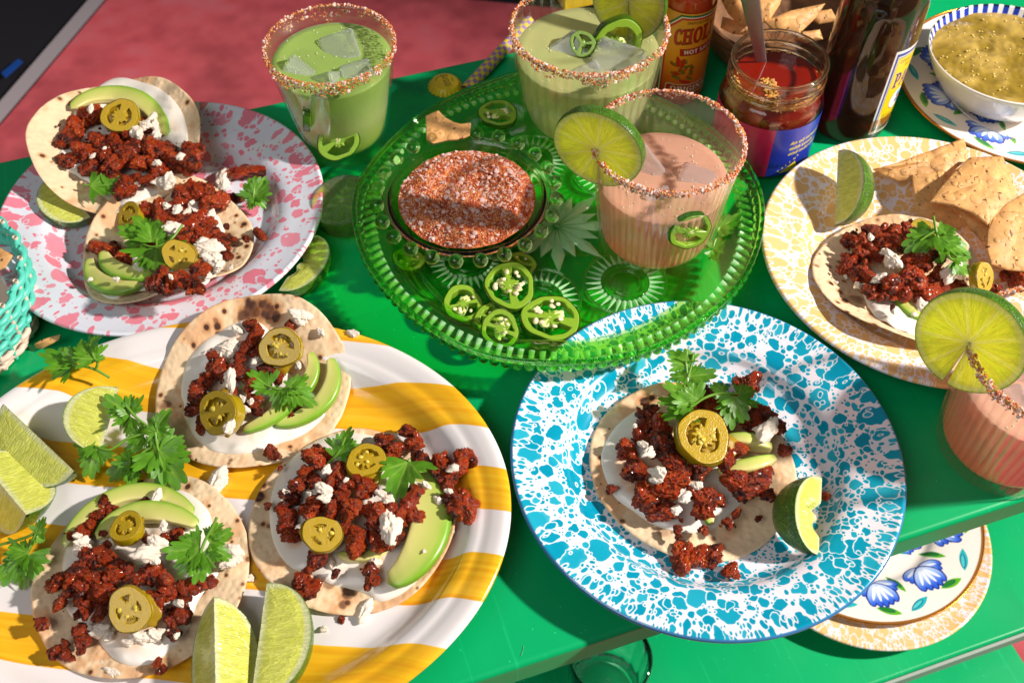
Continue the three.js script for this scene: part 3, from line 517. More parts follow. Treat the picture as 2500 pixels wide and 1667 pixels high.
jal(T3, 'b', 878, 388, 140, 0.0205, V(-0.1, 0.78, 0.55), 1, 0.4, 8);
jal(T3, 'b', 497, 805, 158, 0.0215, V(-0.42, 0.8, 0.4), 3, 1.2, 8);
tacoSprig(T3, 'b', [[800, 635, 685, 555, 0.02, 0.021], [790, 630, 720, 620, 0.02, 0.02], [868, 655, 862, 785, 0.021, 0.017, 0.3], [860, 655, 800, 680, 0.021, 0.019], [930, 640, 990, 575, 0.021, 0.022], [940, 650, 1085, 745, 0.021, 0.017], [930, 655, 1010, 690, 0.021, 0.018, -0.4]], [[[780, 628, 0.0205], [860, 652, 0.021], [935, 642, 0.0212], [990, 640, 0.02]]]);

const T4 = taco('open taco at the right of the striped platter, with one broad avocado slice', 862, 1266, 0.0085, 0.067, { sd: 7, bend: (x, z) => 5 * Math.max(0, x - 0.03) ** 2, chars: [['d', 205, 515, 26, 1], ['d', 175, 575, 34, 1], ['d', 190, 480, 16, 0.8], ['d', 660, 1085, 40, 0.7], ['d', 625, 1155, 26, 0.6], ['d', 550, 1050, 30, 0.4]] });
crema(T4, 'd', [[620, 235], [430, 310], [310, 420], [252, 540], [235, 700], [270, 850], [350, 950], [450, 985], [560, 1040], [720, 1080], [830, 1132], [950, 1085], [1040, 990], [1020, 800], [970, 500], [860, 280], [740, 240]]);
avocado(T4, 'd', [[985, 440], [1050, 510], [1092, 610], [1092, 730], [1045, 860], [960, 970], [862, 1035]], 195, 0.0045, 0.009, -1);
avocado(T4, 'd', [[595, 885], [700, 898], [800, 885], [880, 855]], 60, 0.003, 0.007, -1);
meat(T4, 'd', [[485, 365, 74], [840, 280, 46], [885, 335, 60], [968, 228, 40], [1000, 290, 52], [1045, 375, 55], [430, 450, 48], [480, 490, 40], [600, 440, 62], [390, 500, 50], [350, 570, 46], [310, 625, 46], [330, 680, 46], [460, 640, 62], [540, 545, 46], [500, 600, 46], [630, 500, 42], [690, 510, 40], [752, 520, 58], [680, 622, 56], [655, 665, 46], [620, 580, 42], [562, 640, 46], [790, 650, 56], [870, 650, 52], [920, 690, 52], [990, 600, 64], [1022, 680, 56], [1005, 560, 48], [700, 780, 58], [690, 845, 58], [640, 740, 38], [850, 815, 64], [800, 790, 44], [905, 780, 46], [800, 730, 42], [360, 780, 46], [330, 725, 42], [480, 915, 50], [440, 970, 30], [410, 1030, 52], [445, 1090, 50], [770, 960, 36], [780, 1015, 42], [585, 982, 22], [1150, 400, 56], [1185, 460, 62], [1280, 370, 62], [1240, 430, 52], [1185, 520, 46], [1250, 605, 78], [1290, 640, 60], [225, 620, 22], [292, 420, 16]], { heap: 0.013, fillN: 30 });
cheese(T4, 'd', [[525, 530, 34, 0.024], [530, 578, 28, 0.024], [540, 430, 25, 0.021], [880, 735, 60, 0.022, 1.25], [862, 590, 28, 0.02], [830, 555, 25, 0.022], [990, 520, 42, 0.014], [1072, 515, 20, 0.014], [1135, 592, 22, 0.012], [1060, 865, 11, 0.013], [320, 560, 28, 0.012], [300, 590, 22, 0.01], [642, 490, 15, 0.022], [450, 555, 15, 0.022], [800, 925, 34, 0.008], [1212, 425, 25, 0.016], [1192, 545, 18, 0.014], [895, 825, 14, 0.022], [560, 930, 30, 0.006]]);
jal(T4, 'd', 752, 388, 110, 0.021, V(0.02, 1, 0.02), 1, 0.9, 6);
jal(T4, 'd', 516, 778, 110, 0.021, V(0.12, 0.96, 0.2), 0, 2.4, 6);
tacoSprig(T4, 'd', [[605, 330, 665, 215, 0.018, 0.026], [610, 340, 705, 285, 0.018, 0.021], [585, 365, 640, 300, 0.016, 0.022, 0.5]], [[[548, 396, 0.012], [580, 365, 0.016], [612, 320, 0.02], [640, 255, 0.024]]]);
tacoSprig(T4, 'd', [[975, 385, 905, 560, 0.023, 0.026, 0.15]], [[[975, 385, 0.023], [985, 372, 0.023]]], 1.05);

const T5 = taco('open taco at the bottom left, two avocado slices across its back', 350, 1398, 0.0085, 0.068, { sd: 11, chars: [['c', 945, 207, 24, 1], ['c', 1265, 245, 24, 1], ['c', 1600, 475, 16, 0.8], ['c', 1410, 375, 12, 0.8], ['c', 1550, 590, 18, 0.6], ['c', 680, 300, 12, 0.8], ['c', 1040, 1480, 50, 0.3]] });
crema(T5, 'c', [[1230, 270], [1400, 400], [1430, 500], [1480, 800], [1330, 1020], [1270, 1200], [1150, 1340], [1030, 1430], [880, 1450], [760, 1400], [680, 1310], [590, 1190], [470, 1110], [430, 1000], [415, 850], [430, 700], [500, 550], [800, 350], [1050, 270]]);
avocado(T5, 'c', [[432, 660], [505, 520], [660, 380], [860, 295], [1040, 288], [1200, 345], [1310, 425]], 135, 0.003, 0.008, -1);
avocado(T5, 'c', [[650, 600], [740, 500], [880, 430], [1040, 415], [1200, 445], [1340, 505]], 150, 0.007, 0.008, -1);
meat(T5, 'c', [[722, 370, 58], [745, 440, 45], [660, 430, 52], [605, 500, 46], [560, 555, 46], [490, 575, 46], [980, 345, 46], [970, 415, 36], [690, 560, 26], [700, 660, 48], [620, 720, 74], [540, 790, 74], [500, 865, 66], [565, 905, 72], [625, 860, 72], [720, 720, 58], [780, 765, 52], [760, 845, 62], [850, 795, 52], [700, 960, 72], [640, 965, 62], [900, 865, 52], [545, 980, 62], [580, 1060, 58], [672, 1110, 52], [480, 935, 52], [385, 890, 68], [410, 1028, 46], [512, 1112, 26], [280, 1165, 50], [1000, 840, 74], [1080, 865, 78], [1130, 935, 72], [1050, 1005, 62], [1060, 780, 52], [1190, 555, 46], [1160, 625, 44], [1100, 590, 36], [985, 600, 36], [1240, 925, 66], [1325, 900, 62], [1420, 890, 50], [1255, 970, 52], [1205, 1095, 78], [1160, 1140, 52], [1170, 1232, 46], [530, 1215, 54], [562, 1285, 50], [550, 1345, 34], [440, 1300, 28], [362, 1360, 56], [440, 1390, 42], [1060, 1430, 34], [1085, 1478, 34], [1065, 425, 14], [690, 1060, 44]], { heap: 0.012, fillN: 30 });
cheese(T5, 'c', [[1000, 690, 66, 0.024, 1.3], [1065, 620, 52, 0.024], [1040, 730, 40, 0.023], [1050, 310, 40, 0.013], [1100, 510, 32, 0.016], [545, 630, 50, 0.012], [520, 575, 25, 0.015], [520, 680, 35, 0.01], [680, 1215, 56, 0.009], [735, 1240, 40, 0.008], [900, 1270, 44, 0.008], [960, 1260, 44, 0.009], [1030, 1245, 46, 0.008], [860, 1290, 30, 0.008], [1080, 1220, 28, 0.007], [1205, 1030, 30, 0.02], [1550, 690, 66, 0.006], [1540, 755, 54, 0.006], [1600, 740, 30, 0.006], [610, 1190, 26, 0.01], [1190, 1250, 22, 0.012], [600, 660, 30, 0.012]]);
jal(T5, 'c', 858, 528, 125, 0.021, V(-0.15, 1, -0.12), 3, 0.5, 4);
jal(T5, 'c', 880, 1072, 160, 0.0215, V(0.05, 0.86, 0.45), 2, 0.2, 5);
tacoSprig(T5, 'c', [[1350, 660, 1130, 690, 0.021, 0.022], [1350, 680, 1190, 800, 0.021, 0.018], [1370, 680, 1330, 880, 0.02, 0.015], [1400, 650, 1545, 720, 0.02, 0.016], [1410, 620, 1550, 550, 0.022, 0.022], [1330, 620, 1200, 600, 0.022, 0.021], [1420, 570, 1490, 480, 0.024, 0.025]], [[[1350, 690, 0.021], [1385, 600, 0.024], [1430, 520, 0.027], [1462, 450, 0.03]]]);

const T6 = taco('open taco on the turquoise splattered plate, one large jalapeno ring on it', 1690, 1140, 0.0062, 0.0692, { sd: 13, chars: [['e', 610, 435, 22, 1], ['e', 640, 425, 16, 1], ['e', 620, 455, 14, 1], ['e', 760, 346, 20, 0.6], ['e', 690, 1020, 30, 0.25]] });
crema(T6, 'e', [[590, 480], [500, 530], [440, 610], [415, 690], [440, 790], [480, 865], [560, 925], [650, 985], [760, 1018], [900, 1012], [960, 960], [1055, 860], [1000, 800], [900, 700], [750, 600]], 0.005, 0.4);
avocado(T6, 'e', [[940, 615], [1020, 612], [1100, 622], [1180, 648]], 62, 0.005, 0.012, -1, 0.004);
avocado(T6, 'e', [[930, 740], [1030, 735], [1120, 715], [1196, 688]], 66, 0.005, 0.01, -1, 0.003);
avocado(T6, 'e', [[850, 860], [880, 920], [905, 985]], 60, 0.002, 0.006, 1);
meat(T6, 'e', [[620, 490, 44], [612, 545, 40], [590, 595, 38], [530, 655, 52], [560, 740, 54], [690, 580, 54], [702, 650, 68], [650, 620, 44], [742, 715, 44], [740, 790, 66], [700, 830, 48], [610, 860, 58], [640, 890, 52], [705, 920, 46], [850, 740, 50], [840, 850, 44], [880, 905, 52], [905, 860, 44], [945, 882, 26], [870, 930, 44], [738, 935, 28], [970, 700, 46], [1012, 655, 42], [1010, 785, 52], [1060, 845, 46], [1112, 790, 52], [1135, 770, 40], [880, 420, 56], [945, 430, 56], [850, 392, 42], [1062, 370, 46], [1035, 352, 30], [1095, 365, 28], [1130, 480, 46], [1200, 545, 42], [1090, 535, 46], [1160, 515, 42], [1230, 660, 28], [1160, 850, 28], [1115, 960, 18], [1020, 935, 22], [980, 978, 28], [875, 1010, 25], [755, 1005, 18], [770, 965, 12], [460, 830, 22], [760, 1040, 14], [990, 462, 46], [920, 485, 46], [800, 640, 50], [780, 760, 46]], { heap: 0.014, fillN: 30 });
cheese(T6, 'e', [[1155, 570, 48, 0.021, 1.15], [625, 665, 26, 0.024], [602, 628, 20, 0.02], [665, 752, 32, 0.025], [660, 785, 20, 0.024], [790, 865, 25, 0.024], [745, 922, 22, 0.016], [565, 545, 16, 0.012], [1050, 800, 18, 0.014], [855, 810, 16, 0.023], [835, 815, 14, 0.023], [1105, 560, 12, 0.02]]);
jal(T6, 'e', 866, 602, 134, 0.0245, V(0.1, 0.98, 0.16), 1, 1.9, 8);
tacoSprig(T6, 'e', [[830, 445, 690, 360, 0.028, 0.029], [825, 455, 665, 440, 0.028, 0.026], [820, 465, 690, 520, 0.028, 0.024], [825, 470, 760, 540, 0.027, 0.022], [850, 435, 780, 380, 0.028, 0.03], [1012, 415, 985, 560, 0.028, 0.022], [1010, 420, 1060, 530, 0.028, 0.022], [1030, 410, 1112, 375, 0.028, 0.028], [960, 400, 900, 350, 0.028, 0.03]], [[[820, 460, 0.027], [870, 425, 0.029], [940, 402, 0.029], [1010, 402, 0.028], [1045, 400, 0.028]]], 0.88);

const T1 = taco('folded taco at the back of the pink splattered plate, a lime wedge tucked under it', 300, 368, 0.024, 0.069, { sd: 17, tx: 0.2, tz: -0.06, edge: 0.003, bend: (x, z) => { const d = x * 0.94 - z * 0.25; return (d < 0 ? 4.6 : 2.2) * d * d + 1.6 * (x * x + z * z); }, chars: [['a', 380, 445, 10, 0.7], ['a', 470, 400, 12, 0.6], ['a', 330, 500, 10, 0.6], ['a', 940, 700, 12, 0.5], ['a', 900, 900, 30, 0.3]] });
crema(T1, 'a', [[540, 375], [700, 400], [830, 480], [890, 600], [890, 760], [850, 860], [740, 930], [585, 985], [480, 930], [380, 850], [285, 790], [300, 700], [380, 500]]);
avocado(T1, 'a', [[335, 520], [420, 468], [540, 450], [660, 478], [745, 550], [795, 650]], 88, 0.004, 0.007, -1);
meat(T1, 'a', [[428, 552, 60], [350, 622, 58], [312, 665, 46], [322, 770, 46], [400, 722, 52], [470, 682, 48], [442, 805, 46], [420, 762, 42], [540, 690, 46], [582, 712, 42], [500, 745, 44], [540, 785, 46], [520, 835, 46], [602, 762, 46], [620, 715, 46], [680, 782, 46], [660, 690, 42], [722, 722, 46], [762, 735, 46], [800, 722, 52], [845, 775, 52], [762, 812, 46], [910, 735, 52], [900, 795, 54], [690, 600, 36], [600, 892, 46], [700, 865, 32], [642, 850, 32], [570, 940, 15], [560, 600, 44], [640, 650, 44]], { heap: 0.011, fillN: 26 });
cheese(T1, 'a', [[655, 635, 38, 0.018, 1.2], [690, 600, 25, 0.017], [725, 570, 25, 0.014], [742, 600, 22, 0.014], [745, 640, 24, 0.015], [430, 520, 15, 0.021], [858, 752, 18, 0.017], [800, 862, 40, 0.01], [590, 860, 30, 0.012], [650, 878, 20, 0.011], [745, 780, 18, 0.018], [500, 710, 12, 0.02], [440, 745, 12, 0.02], [760, 870, 26, 0.009]]);
jal(T1, 'a', 578, 560, 88, 0.0215, V(0.05, 0.95, 0.35), 3, 2.2, 3);
tacoSprig(T1, 'a', [[430, 890, 560, 880, 0.013, 0.014], [500, 885, 575, 850, 0.014, 0.016], [500, 895, 550, 925, 0.013, 0.012]], [[[400, 885, 0.012], [460, 888, 0.013], [520, 885, 0.014]]]);

const T2 = taco('folded taco at the front of the pink splattered plate, coriander on it', 412, 618, 0.0085, 0.0675, { sd: 23, edge: 0.0028, tx: -0.03, bend: (x, z) => { const d = x * 0.36 + z * 0.93; return 5.2 * d * d; }, chars: [['a', 1165, 1075, 20, 1], ['a', 1130, 1035, 13, 1], ['a', 1180, 1180, 16, 1], ['a', 1140, 1235, 16, 0.8], ['a', 1090, 1130, 26, 0.9], ['a', 1040, 1340, 18, 0.9], ['a', 860, 1440, 20, 0.6], ['a', 700, 1455, 26, 0.7], ['a', 940, 1420, 14, 0.8], ['a', 1000, 1300, 12, 0.8], ['a', 1160, 1130, 12, 0.7]] });
crema(T2, 'a', [[940, 950], [1040, 1030], [1075, 1110], [1055, 1200], [1035, 1300], [950, 1370], [800, 1392], [620, 1402], [550, 1430], [470, 1380], [600, 1200], [800, 1000]]);
avocado(T2, 'a', [[432, 1235], [436, 1300], [480, 1352], [570, 1378], [680, 1366]], 86, 0.004, 0.0075, 1);
avocado(T2, 'a', [[490, 1200], [512, 1255], [570, 1298], [660, 1318], [740, 1305]], 86, 0.0075, 0.0075, 1);
meat(T2, 'a', [[710, 1000, 46], [765, 1010, 48], [870, 925, 46], [930, 912, 52], [990, 912, 42], [1040, 968, 58], [850, 1000, 52], [905, 1050, 58], [962, 1070, 62], [900, 1110, 52], [1000, 1110, 52], [1040, 1170, 52], [1060, 1210, 46], [965, 1132, 46], [530, 1208, 62], [485, 1195, 28], [605, 1220, 52], [602, 1266, 36], [680, 1180, 52], [780, 1352, 56], [850, 1330, 54], [910, 1358, 52], [730, 1355, 34], [950, 1290, 46], [962, 1235, 42], [825, 1070, 46], [730, 1190, 44], [1085, 1082, 16], [1175, 1140, 20], [1085, 1150, 34], [780, 1050, 42], [850, 1160, 40]], { heap: 0.011, fillN: 24 });
cheese(T2, 'a', [[825, 1095, 40, 0.021], [985, 1195, 46, 0.02, 1.2], [1015, 1240, 40, 0.019], [1035, 1270, 34, 0.016], [968, 1165, 30, 0.02], [670, 1280, 44, 0.014], [845, 1005, 24, 0.02], [895, 1015, 18, 0.02], [795, 985, 20, 0.018], [430, 1335, 12, 0.0135], [555, 1336, 14, 0.0165], [1095, 1280, 18, 0.004], [915, 970, 15, 0.02], [1010, 1020, 18, 0.018], [815, 1325, 12, 0.018], [1005, 1310, 26, 0.008]]);
jal(T2, 'a', 853, 1225, 82, 0.021, V(0.22, 0.85, 0.45), 2, 0.6, 6);
jal(T2, 'a', 625, 1035, 74, 0.008, V(-0.4, 0.85, 0.25), 3, 0.6, 3);
tacoSprig(T2, 'a', [[690, 1125, 555, 1100, 0.022, 0.021], [690, 1135, 575, 1180, 0.022, 0.018], [700, 1110, 640, 1030, 0.023, 0.022], [700, 1130, 620, 1070, 0.023, 0.023], [725, 1160, 700, 1050, 0.022, 0.024, 0.3], [725, 1160, 780, 1060, 0.022, 0.025], [745, 1190, 735, 1330, 0.021, 0.016], [745, 1200, 700, 1260, 0.021, 0.016], [750, 1200, 800, 1300, 0.021, 0.017]].map((q) => [q[0], q[1], q[0] + (q[2] - q[0]) * 0.82, q[1] + (q[3] - q[1]) * 0.82, ...q.slice(4)]), [[[660, 1140, 0.02], [690, 1172, 0.022], [745, 1180, 0.023], [810, 1150, 0.025], [872, 1076, 0.028]], [[742, 1110, 0.022], [748, 1180, 0.022], [748, 1230, 0.02]]]);

const T7 = taco('taco on the tan splattered plate, beside the tortilla chips', 2190, 700, 0.0075, 0.067, { sd: 29, edge: 0.0025, bend: (x, z) => { const d = -x * 0.62 + z * 0.78; return (d > 0 ? 5.5 : 2.5) * d * d; }, chars: [['f', 500, 955, 24, 0.9], ['f', 530, 1010, 26, 0.9], ['f', 710, 1155, 26, 0.9], ['f', 780, 1195, 30, 0.9], ['f', 860, 1230, 34, 0.9], ['f', 440, 900, 20, 0.7], ['f', 950, 1255, 26, 0.8], ['f', 720, 1110, 50, 0.4], ['f', 600, 1000, 60, 0.35]] });
crema(T7, 'f', [[600, 860], [720, 820], [830, 940], [870, 1060], [980, 1140], [1040, 1220], [930, 1205], [850, 1180], [740, 1120], [670, 1040], [640, 960]]);
avocado(T7, 'f', [[830, 930], [880, 1020], [940, 1080], [1020, 1130]], 92, 0.004, 0.0075, 1);
meat(T7, 'f', [[700, 580, 52], [770, 582, 46], [560, 632, 58], [640, 642, 52], [840, 582, 46], [925, 572, 56], [760, 652, 62], [822, 642, 52], [550, 792, 56], [545, 745, 34], [640, 730, 52], [690, 690, 42], [622, 842, 72], [700, 882, 52], [700, 950, 46], [762, 980, 30], [820, 902, 84], [950, 872, 84], [880, 962, 62], [965, 752, 72], [1000, 722, 52], [1022, 790, 52], [1090, 862, 62], [1100, 732, 46], [1050, 962, 72], [1000, 982, 52], [1122, 942, 52], [1180, 922, 62], [1240, 952, 56], [1210, 882, 46], [740, 742, 42], [1440, 930, 42], [880, 662, 52], [1450, 985, 34], [1160, 850, 46], [820, 1050, 18]], { heap: 0.014, fillN: 26 });
cheese(T7, 'f', [[820, 755, 46, 0.026, 1.2], [770, 710, 25, 0.022], [690, 620, 20, 0.024], [735, 870, 34, 0.022], [1180, 830, 46, 0.024, 1.3], [1220, 850, 30, 0.023], [1000, 1050, 46, 0.012], [960, 1090, 18, 0.01], [615, 912, 28, 0.01], [535, 860, 14, 0.004], [480, 895, 12, 0.004], [830, 1072, 15, 0.012], [950, 590, 16, 0.02]]);
jal(T7, 'f', 1360, 868, 112, 0.02, V(0.62, 0.62, 0.45), 0, 0.3, 8);
jal(T7, 'f', 1010, 590, 90, 0.014, V(-0.1, 0.9, 0.2), 2, 0.3, 3);
tacoSprig(T7, 'f', [[1100, 570, 1215, 590, 0.034, 0.034], [1110, 620, 1190, 540, 0.034, 0.036], [1110, 645, 1340, 695, 0.033, 0.03], [1120, 650, 1260, 640, 0.033, 0.032], [1065, 595, 870, 690, 0.034, 0.027], [1060, 600, 950, 730, 0.034, 0.026], [1060, 600, 1000, 620, 0.034, 0.032], [1200, 765, 1345, 850, 0.03, 0.024], [1180, 745, 1300, 730, 0.03, 0.029], [1190, 770, 1240, 850, 0.03, 0.024], [1130, 760, 1065, 765, 0.024, 0.022]], [[[1070, 490, 0.042], [1085, 570, 0.036], [1110, 660, 0.033], [1150, 730, 0.031], [1215, 775, 0.029]], [[1085, 580, 0.035], [1040, 605, 0.034], [990, 640, 0.032]]], 0.85);

// ---- coriander lying on the plates and the tray
plateSprig('coriander sprig on the rim of the striped platter, its stem pointing to the platter', 'l', [[530, 335, 335, 255, 0.036, 0.034], [540, 340, 380, 360, 0.036, 0.03], [560, 330, 480, 230, 0.036, 0.04], [690, 290, 560, 170, 0.04, 0.044], [680, 270, 590, 240, 0.04, 0.04], [690, 290, 770, 280, 0.04, 0.036], [680, 320, 640, 260, 0.038, 0.04], [660, 190, 735, 120, 0.044, 0.05]], [[[805, 428, 0.027], [705, 372, 0.033], [620, 345, 0.035], [530, 335, 0.036]], [[700, 365, 0.034], [715, 320, 0.038], [690, 280, 0.04], [660, 185, 0.044]]]);
plateSprig('big heap of coriander on the striped platter beside the lime wedges', 'l', [[960, 700, 790, 590, 0.03, 0.034], [950, 690, 850, 640, 0.03, 0.036], [960, 710, 850, 790, 0.03, 0.024], [970, 720, 930, 860, 0.03, 0.02], [950, 680, 950, 560, 0.03, 0.037], [960, 680, 1050, 640, 0.03, 0.03], [1150, 800, 1225, 660, 0.026, 0.034], [1150, 820, 1255, 800, 0.026, 0.024, 0.4], [1140, 830, 1040, 800, 0.026, 0.027], [1060, 850, 930, 890, 0.023, 0.02], [1060, 860, 960, 970, 0.023, 0.016], [1150, 850, 1180, 960, 0.024, 0.02], [1160, 970, 1330, 1200, 0.021, 0.014], [1160, 970, 1390, 1060, 0.021, 0.016], [1150, 970, 1190, 1190, 0.021, 0.014], [1150, 940, 1050, 1040, 0.022, 0.015], [1130, 910, 1080, 950, 0.023, 0.021], [700, 950, 640, 1150, 0.02, 0.013], [700, 940, 560, 1010, 0.02, 0.017], [690, 920, 545, 900, 0.021, 0.022], [710, 950, 760, 1050, 0.02, 0.015], [980, 1030, 790, 1150, 0.018, 0.013], [970, 1050, 960, 1210, 0.018, 0.013], [960, 1040, 860, 1090, 0.019, 0.015]], [[[930, 640, 0.034], [1000, 720, 0.03], [1080, 782, 0.026]], [[700, 935, 0.02], [800, 960, 0.021], [930, 880, 0.023], [1060, 840, 0.024], [1140, 830, 0.026]], [[1140, 830, 0.026], [1150, 900, 0.023], [1160, 970, 0.021]], [[980, 1050, 0.018], [1060, 970, 0.02], [1140, 930, 0.022]]]);
plateSprig('coriander sprig at the left photo edge, below the pair of lime wedges', 'c', [[180, 700, 5, 880, 0.02, 0.013], [180, 690, 20, 760, 0.02, 0.018], [185, 700, 130, 930, 0.02, 0.012], [190, 690, 60, 650, 0.021, 0.021], [195, 700, 245, 860, 0.02, 0.013], [245, 560, 310, 460, 0.027, 0.032], [235, 590, 300, 610, 0.025, 0.022]], [[[-20, 640, 0.017], [110, 605, 0.021], [220, 560, 0.026], [300, 470, 0.03]], [[175, 710, 0.019], [205, 640, 0.022], [240, 555, 0.027]]]);
plateSprig('curled coriander sprig on the right side of the pink splattered plate', 'a', [[1210, 940, 1215, 835, 0.02, 0.028], [1205, 930, 1148, 945, 0.02, 0.018], [1215, 940, 1290, 880, 0.02, 0.026], [1210, 945, 1190, 1005, 0.02, 0.014], [1220, 945, 1270, 985, 0.02, 0.016], [1215, 930, 1265, 850, 0.021, 0.03, 0.5]], [[[1200, 990, 0.012], [1210, 940, 0.02], [1215, 900, 0.024]]]);
plateSprig('coriander sprig on the back rim of the turquoise splattered plate', 'e', [[795, 275, 720, 200, 0.032, 0.032], [790, 285, 740, 265, 0.031, 0.03], [795, 260, 805, 205, 0.033, 0.035], [800, 325, 725, 325, 0.028, 0.026], [810, 325, 915, 315, 0.028, 0.03], [808, 325, 880, 340, 0.028, 0.026], [800, 330, 780, 345, 0.028, 0.022]], [[[826, 224, 0.036], [815, 285, 0.031], [802, 328, 0.028]], [[800, 320, 0.028], [795, 285, 0.031], [792, 262, 0.033]]]);
plateSprig('coriander sprig on the green glass tray behind the pink drink', 't', [[1880, 785, 1985, 735, 0.03, 0.034], [1875, 800, 1960, 790, 0.03, 0.03], [1850, 900, 1905, 835, 0.024, 0.028], [1845, 905, 1870, 965, 0.024, 0.02], [1840, 890, 1800, 880, 0.024, 0.022]], [[[1830, 950, 0.02], [1850, 890, 0.024], [1880, 785, 0.03]]]);

// ---- crumbs that fell off
function stray(label, k, x, y, r, h, kind, i = 0, sx = 1, group) {
  const u = cu(k, x, y), p = at(u[0], u[1], h), rm = size(r / CROP[k][2], p), ch = kind === 'cheese';
  const m = solo(ch ? 'cheese_crumb' : 'chorizo_crumb', ch ? cheeseGeos[i % 4] : meatGeos[i % 11], ch ? cheeseMat : meatMat, label, ch ? 'cheese crumb' : 'meat crumb', group);
  m.position.copy(p).setY(h + rm * 0.45); m.scale.set(rm * sx, rm, rm); m.rotation.y = i * 1.3;
}
stray('chorizo crumb lying below the tortilla on the turquoise plate, left of three', 'e', 770, 1140, 48, 0.004, 'm', 1, 1.15);
stray('chorizo crumb lying below the tortilla on the turquoise plate, middle of three', 'e', 845, 1140, 40, 0.004, 'm', 5, 1.1);
stray('dark chorizo crumb lying below the tortilla on the turquoise plate, right of three', 'e', 912, 1138, 36, 0.004, 'm', 3, 1);
stray('single orange chorizo crumb near the front of the turquoise plate', 'e', 990, 1200, 30, 0.008, 'm', 5, 1);
stray('chorizo crumb behind the lime wedge on the turquoise plate', 'e', 1412, 862, 18, 0.012, 'm', 2, 1);
stray('long chorizo crumb beside the coriander on the pink plate', 'a', 1165, 832, 34, 0.008, 'm', 0, 1.8);
stray('chorizo crumb touching the coriander on the pink plate', 'a', 1118, 958, 28, 0.005, 'm', 7, 1);
stray('chorizo crumb on the right rim of the pink plate', 'a', 1236, 1122, 22, 0.013, 'm', 4, 1.2);
stray('chorizo crumb on the tan plate beside the chips', 'f', 1560, 880, 58, 0.01, 'm', 6, 1);
stray('small chorizo crumb on the white stripe of the platter below the right taco', 'd', 620, 1232, 16, 0.005, 'm', 8, 1);
stray('white cheese crumb on the pink plate beside the long chorizo crumb', 'a', 1072, 875, 34, 0.005, 'cheese', 1, 1.2);
stray('cheese crumb on the back rim of the striped platter, over a yellow stripe', 'b', 1340, 307, 28, 0.024, 'cheese', 2, 1);
stray('large cheese crumb on the platter between its three tacos', 'c', 1468, 218, 60, 0.006, 'cheese', 3, 1);
stray('cheese crumb on the yellow stripe between the two front tacos of the platter', 'c', 1690, 866, 22, 0.006, 'cheese', 0, 1);
stray('round cheese crumb below the bottom left taco', 'c', 695, 1448, 26, 0.006, 'cheese', 1, 1);
stray('long cheese crumb at the bottom edge of the photo', 'c', 765, 1500, 34, 0.008, 'cheese', 2, 1.3);
stray('flat cheese crumb on the platter below the right taco', 'd', 742, 1190, 34, 0.006, 'cheese', 3, 1.2);
stray('tiny cheese crumb on the white stripe of the platter, farthest from the tacos', 'd', 528, 1282, 14, 0.006, 'cheese', 0, 1.2);
stray('cheese crumb on the platter to the right of the avocado slice', 'd', 1216, 768, 20, 0.008, 'cheese', 1, 1);
// ---------------------------------------------------------------- limes
const limeCol = (rho, th, n, tw) => {   // cut face of a lime: rho 0..1 from the core to the skin
  const seg = Math.abs(((th / (2 * Math.PI) * n + tw) % 1 + 1) % 1 - 0.5) * 2 / n * Math.PI * rho;   // distance to the middle of a segment
  const mem = sm(0.045, 0.012, (Math.PI / n) * rho - seg) * sm(0.95, 0.8, rho);
  const pulp = 0.5 + 0.5 * fbm(th * 26, rho * 4, n, 3), pith = sm(0.86, 0.91, rho), skin = sm(0.955, 0.985, rho), core = sm(0.1, 0.04, rho);
  let c = [mix(0.42, 0.62, pulp * 0.9), mix(0.5, 0.67, pulp * 0.9), mix(0.04, 0.11, pulp)];
  const w = Math.max(mem * 0.75, pith, core); c = c.map((x, i) => mix(x, [0.72, 0.74, 0.42][i], w));
  return c.map((x, i) => mix(x, [0.11, 0.24, 0.012][i], skin));
};
const cellTex = (su, sv, sd, out, srgb) => dataTex(512, (x, y) => { let f1 = 9, f2 = 9, id = 0; const X0 = x * su, Y0 = y * sv + 0.6 * noise3(x * su * 0.5, y * 3, sd), X = Math.floor(X0), Y = Math.floor(Y0); for (let i = -1; i <= 1; i++) for (let j = -1; j <= 1; j++) { const d = Math.hypot(X0 - X - i - hash((X + i + su) % su, Y + j, sd), (Y0 - Y - j - hash((X + i + su) % su, Y + j, sd + 1)) * 0.9); if (d < f1) { f2 = f1; f1 = d; id = hash((X + i + su) % su, Y + j, sd + 2); } else if (d < f2) f2 = d; } return out(f1, f2 - f1, id); }, srgb);
const pulpTex = cellTex(46, 6, 3, (a, b, id) => { const k = 255 * (0.9 + 0.1 * id) * mix(1.0, 0.94, sm(0, 0.6, a)), l = sm(0.16, 0.02, b) * 22; return [k + l, k + l, k * 0.93 + l]; }, true), pulpBump = cellTex(46, 6, 3, (a, b, id) => { const v = 255 * sm(0, 0.45, b) * (0.6 + 0.4 * id); return [v, v, v]; }, false);
const fleshMat = mat(0xffffff, 0.28, { map: pulpTex, bumpMap: pulpBump, bumpScale: 0.00022, vertexColors: true, transmission: 0.06, thickness: 0, side: THREE.DoubleSide });
const wheelMat = mat(0xffffff, 0.97, { map: (() => { const t = pulpTex.clone(); t.repeat.set(3, 1); t.needsUpdate = true; return t; })(), vertexColors: true, transmission: 0.97, thickness: 0, side: THREE.DoubleSide, clearcoat: 0.3, clearcoatRoughness: 0.2 });
fleshMat.clearcoat = 0.4;
const rindTex = dataTex(256, (x, y) => { const a = fbm(x * 8, y * 8, 2, 3), p = noise3(x * 70, y * 70, 3), k = 1 + 0.25 * a, t = sm(0.3, 0.9, p); return [mix(70, 120, t) * k, mix(118, 160, t) * k, mix(10, 30, t) * k]; });
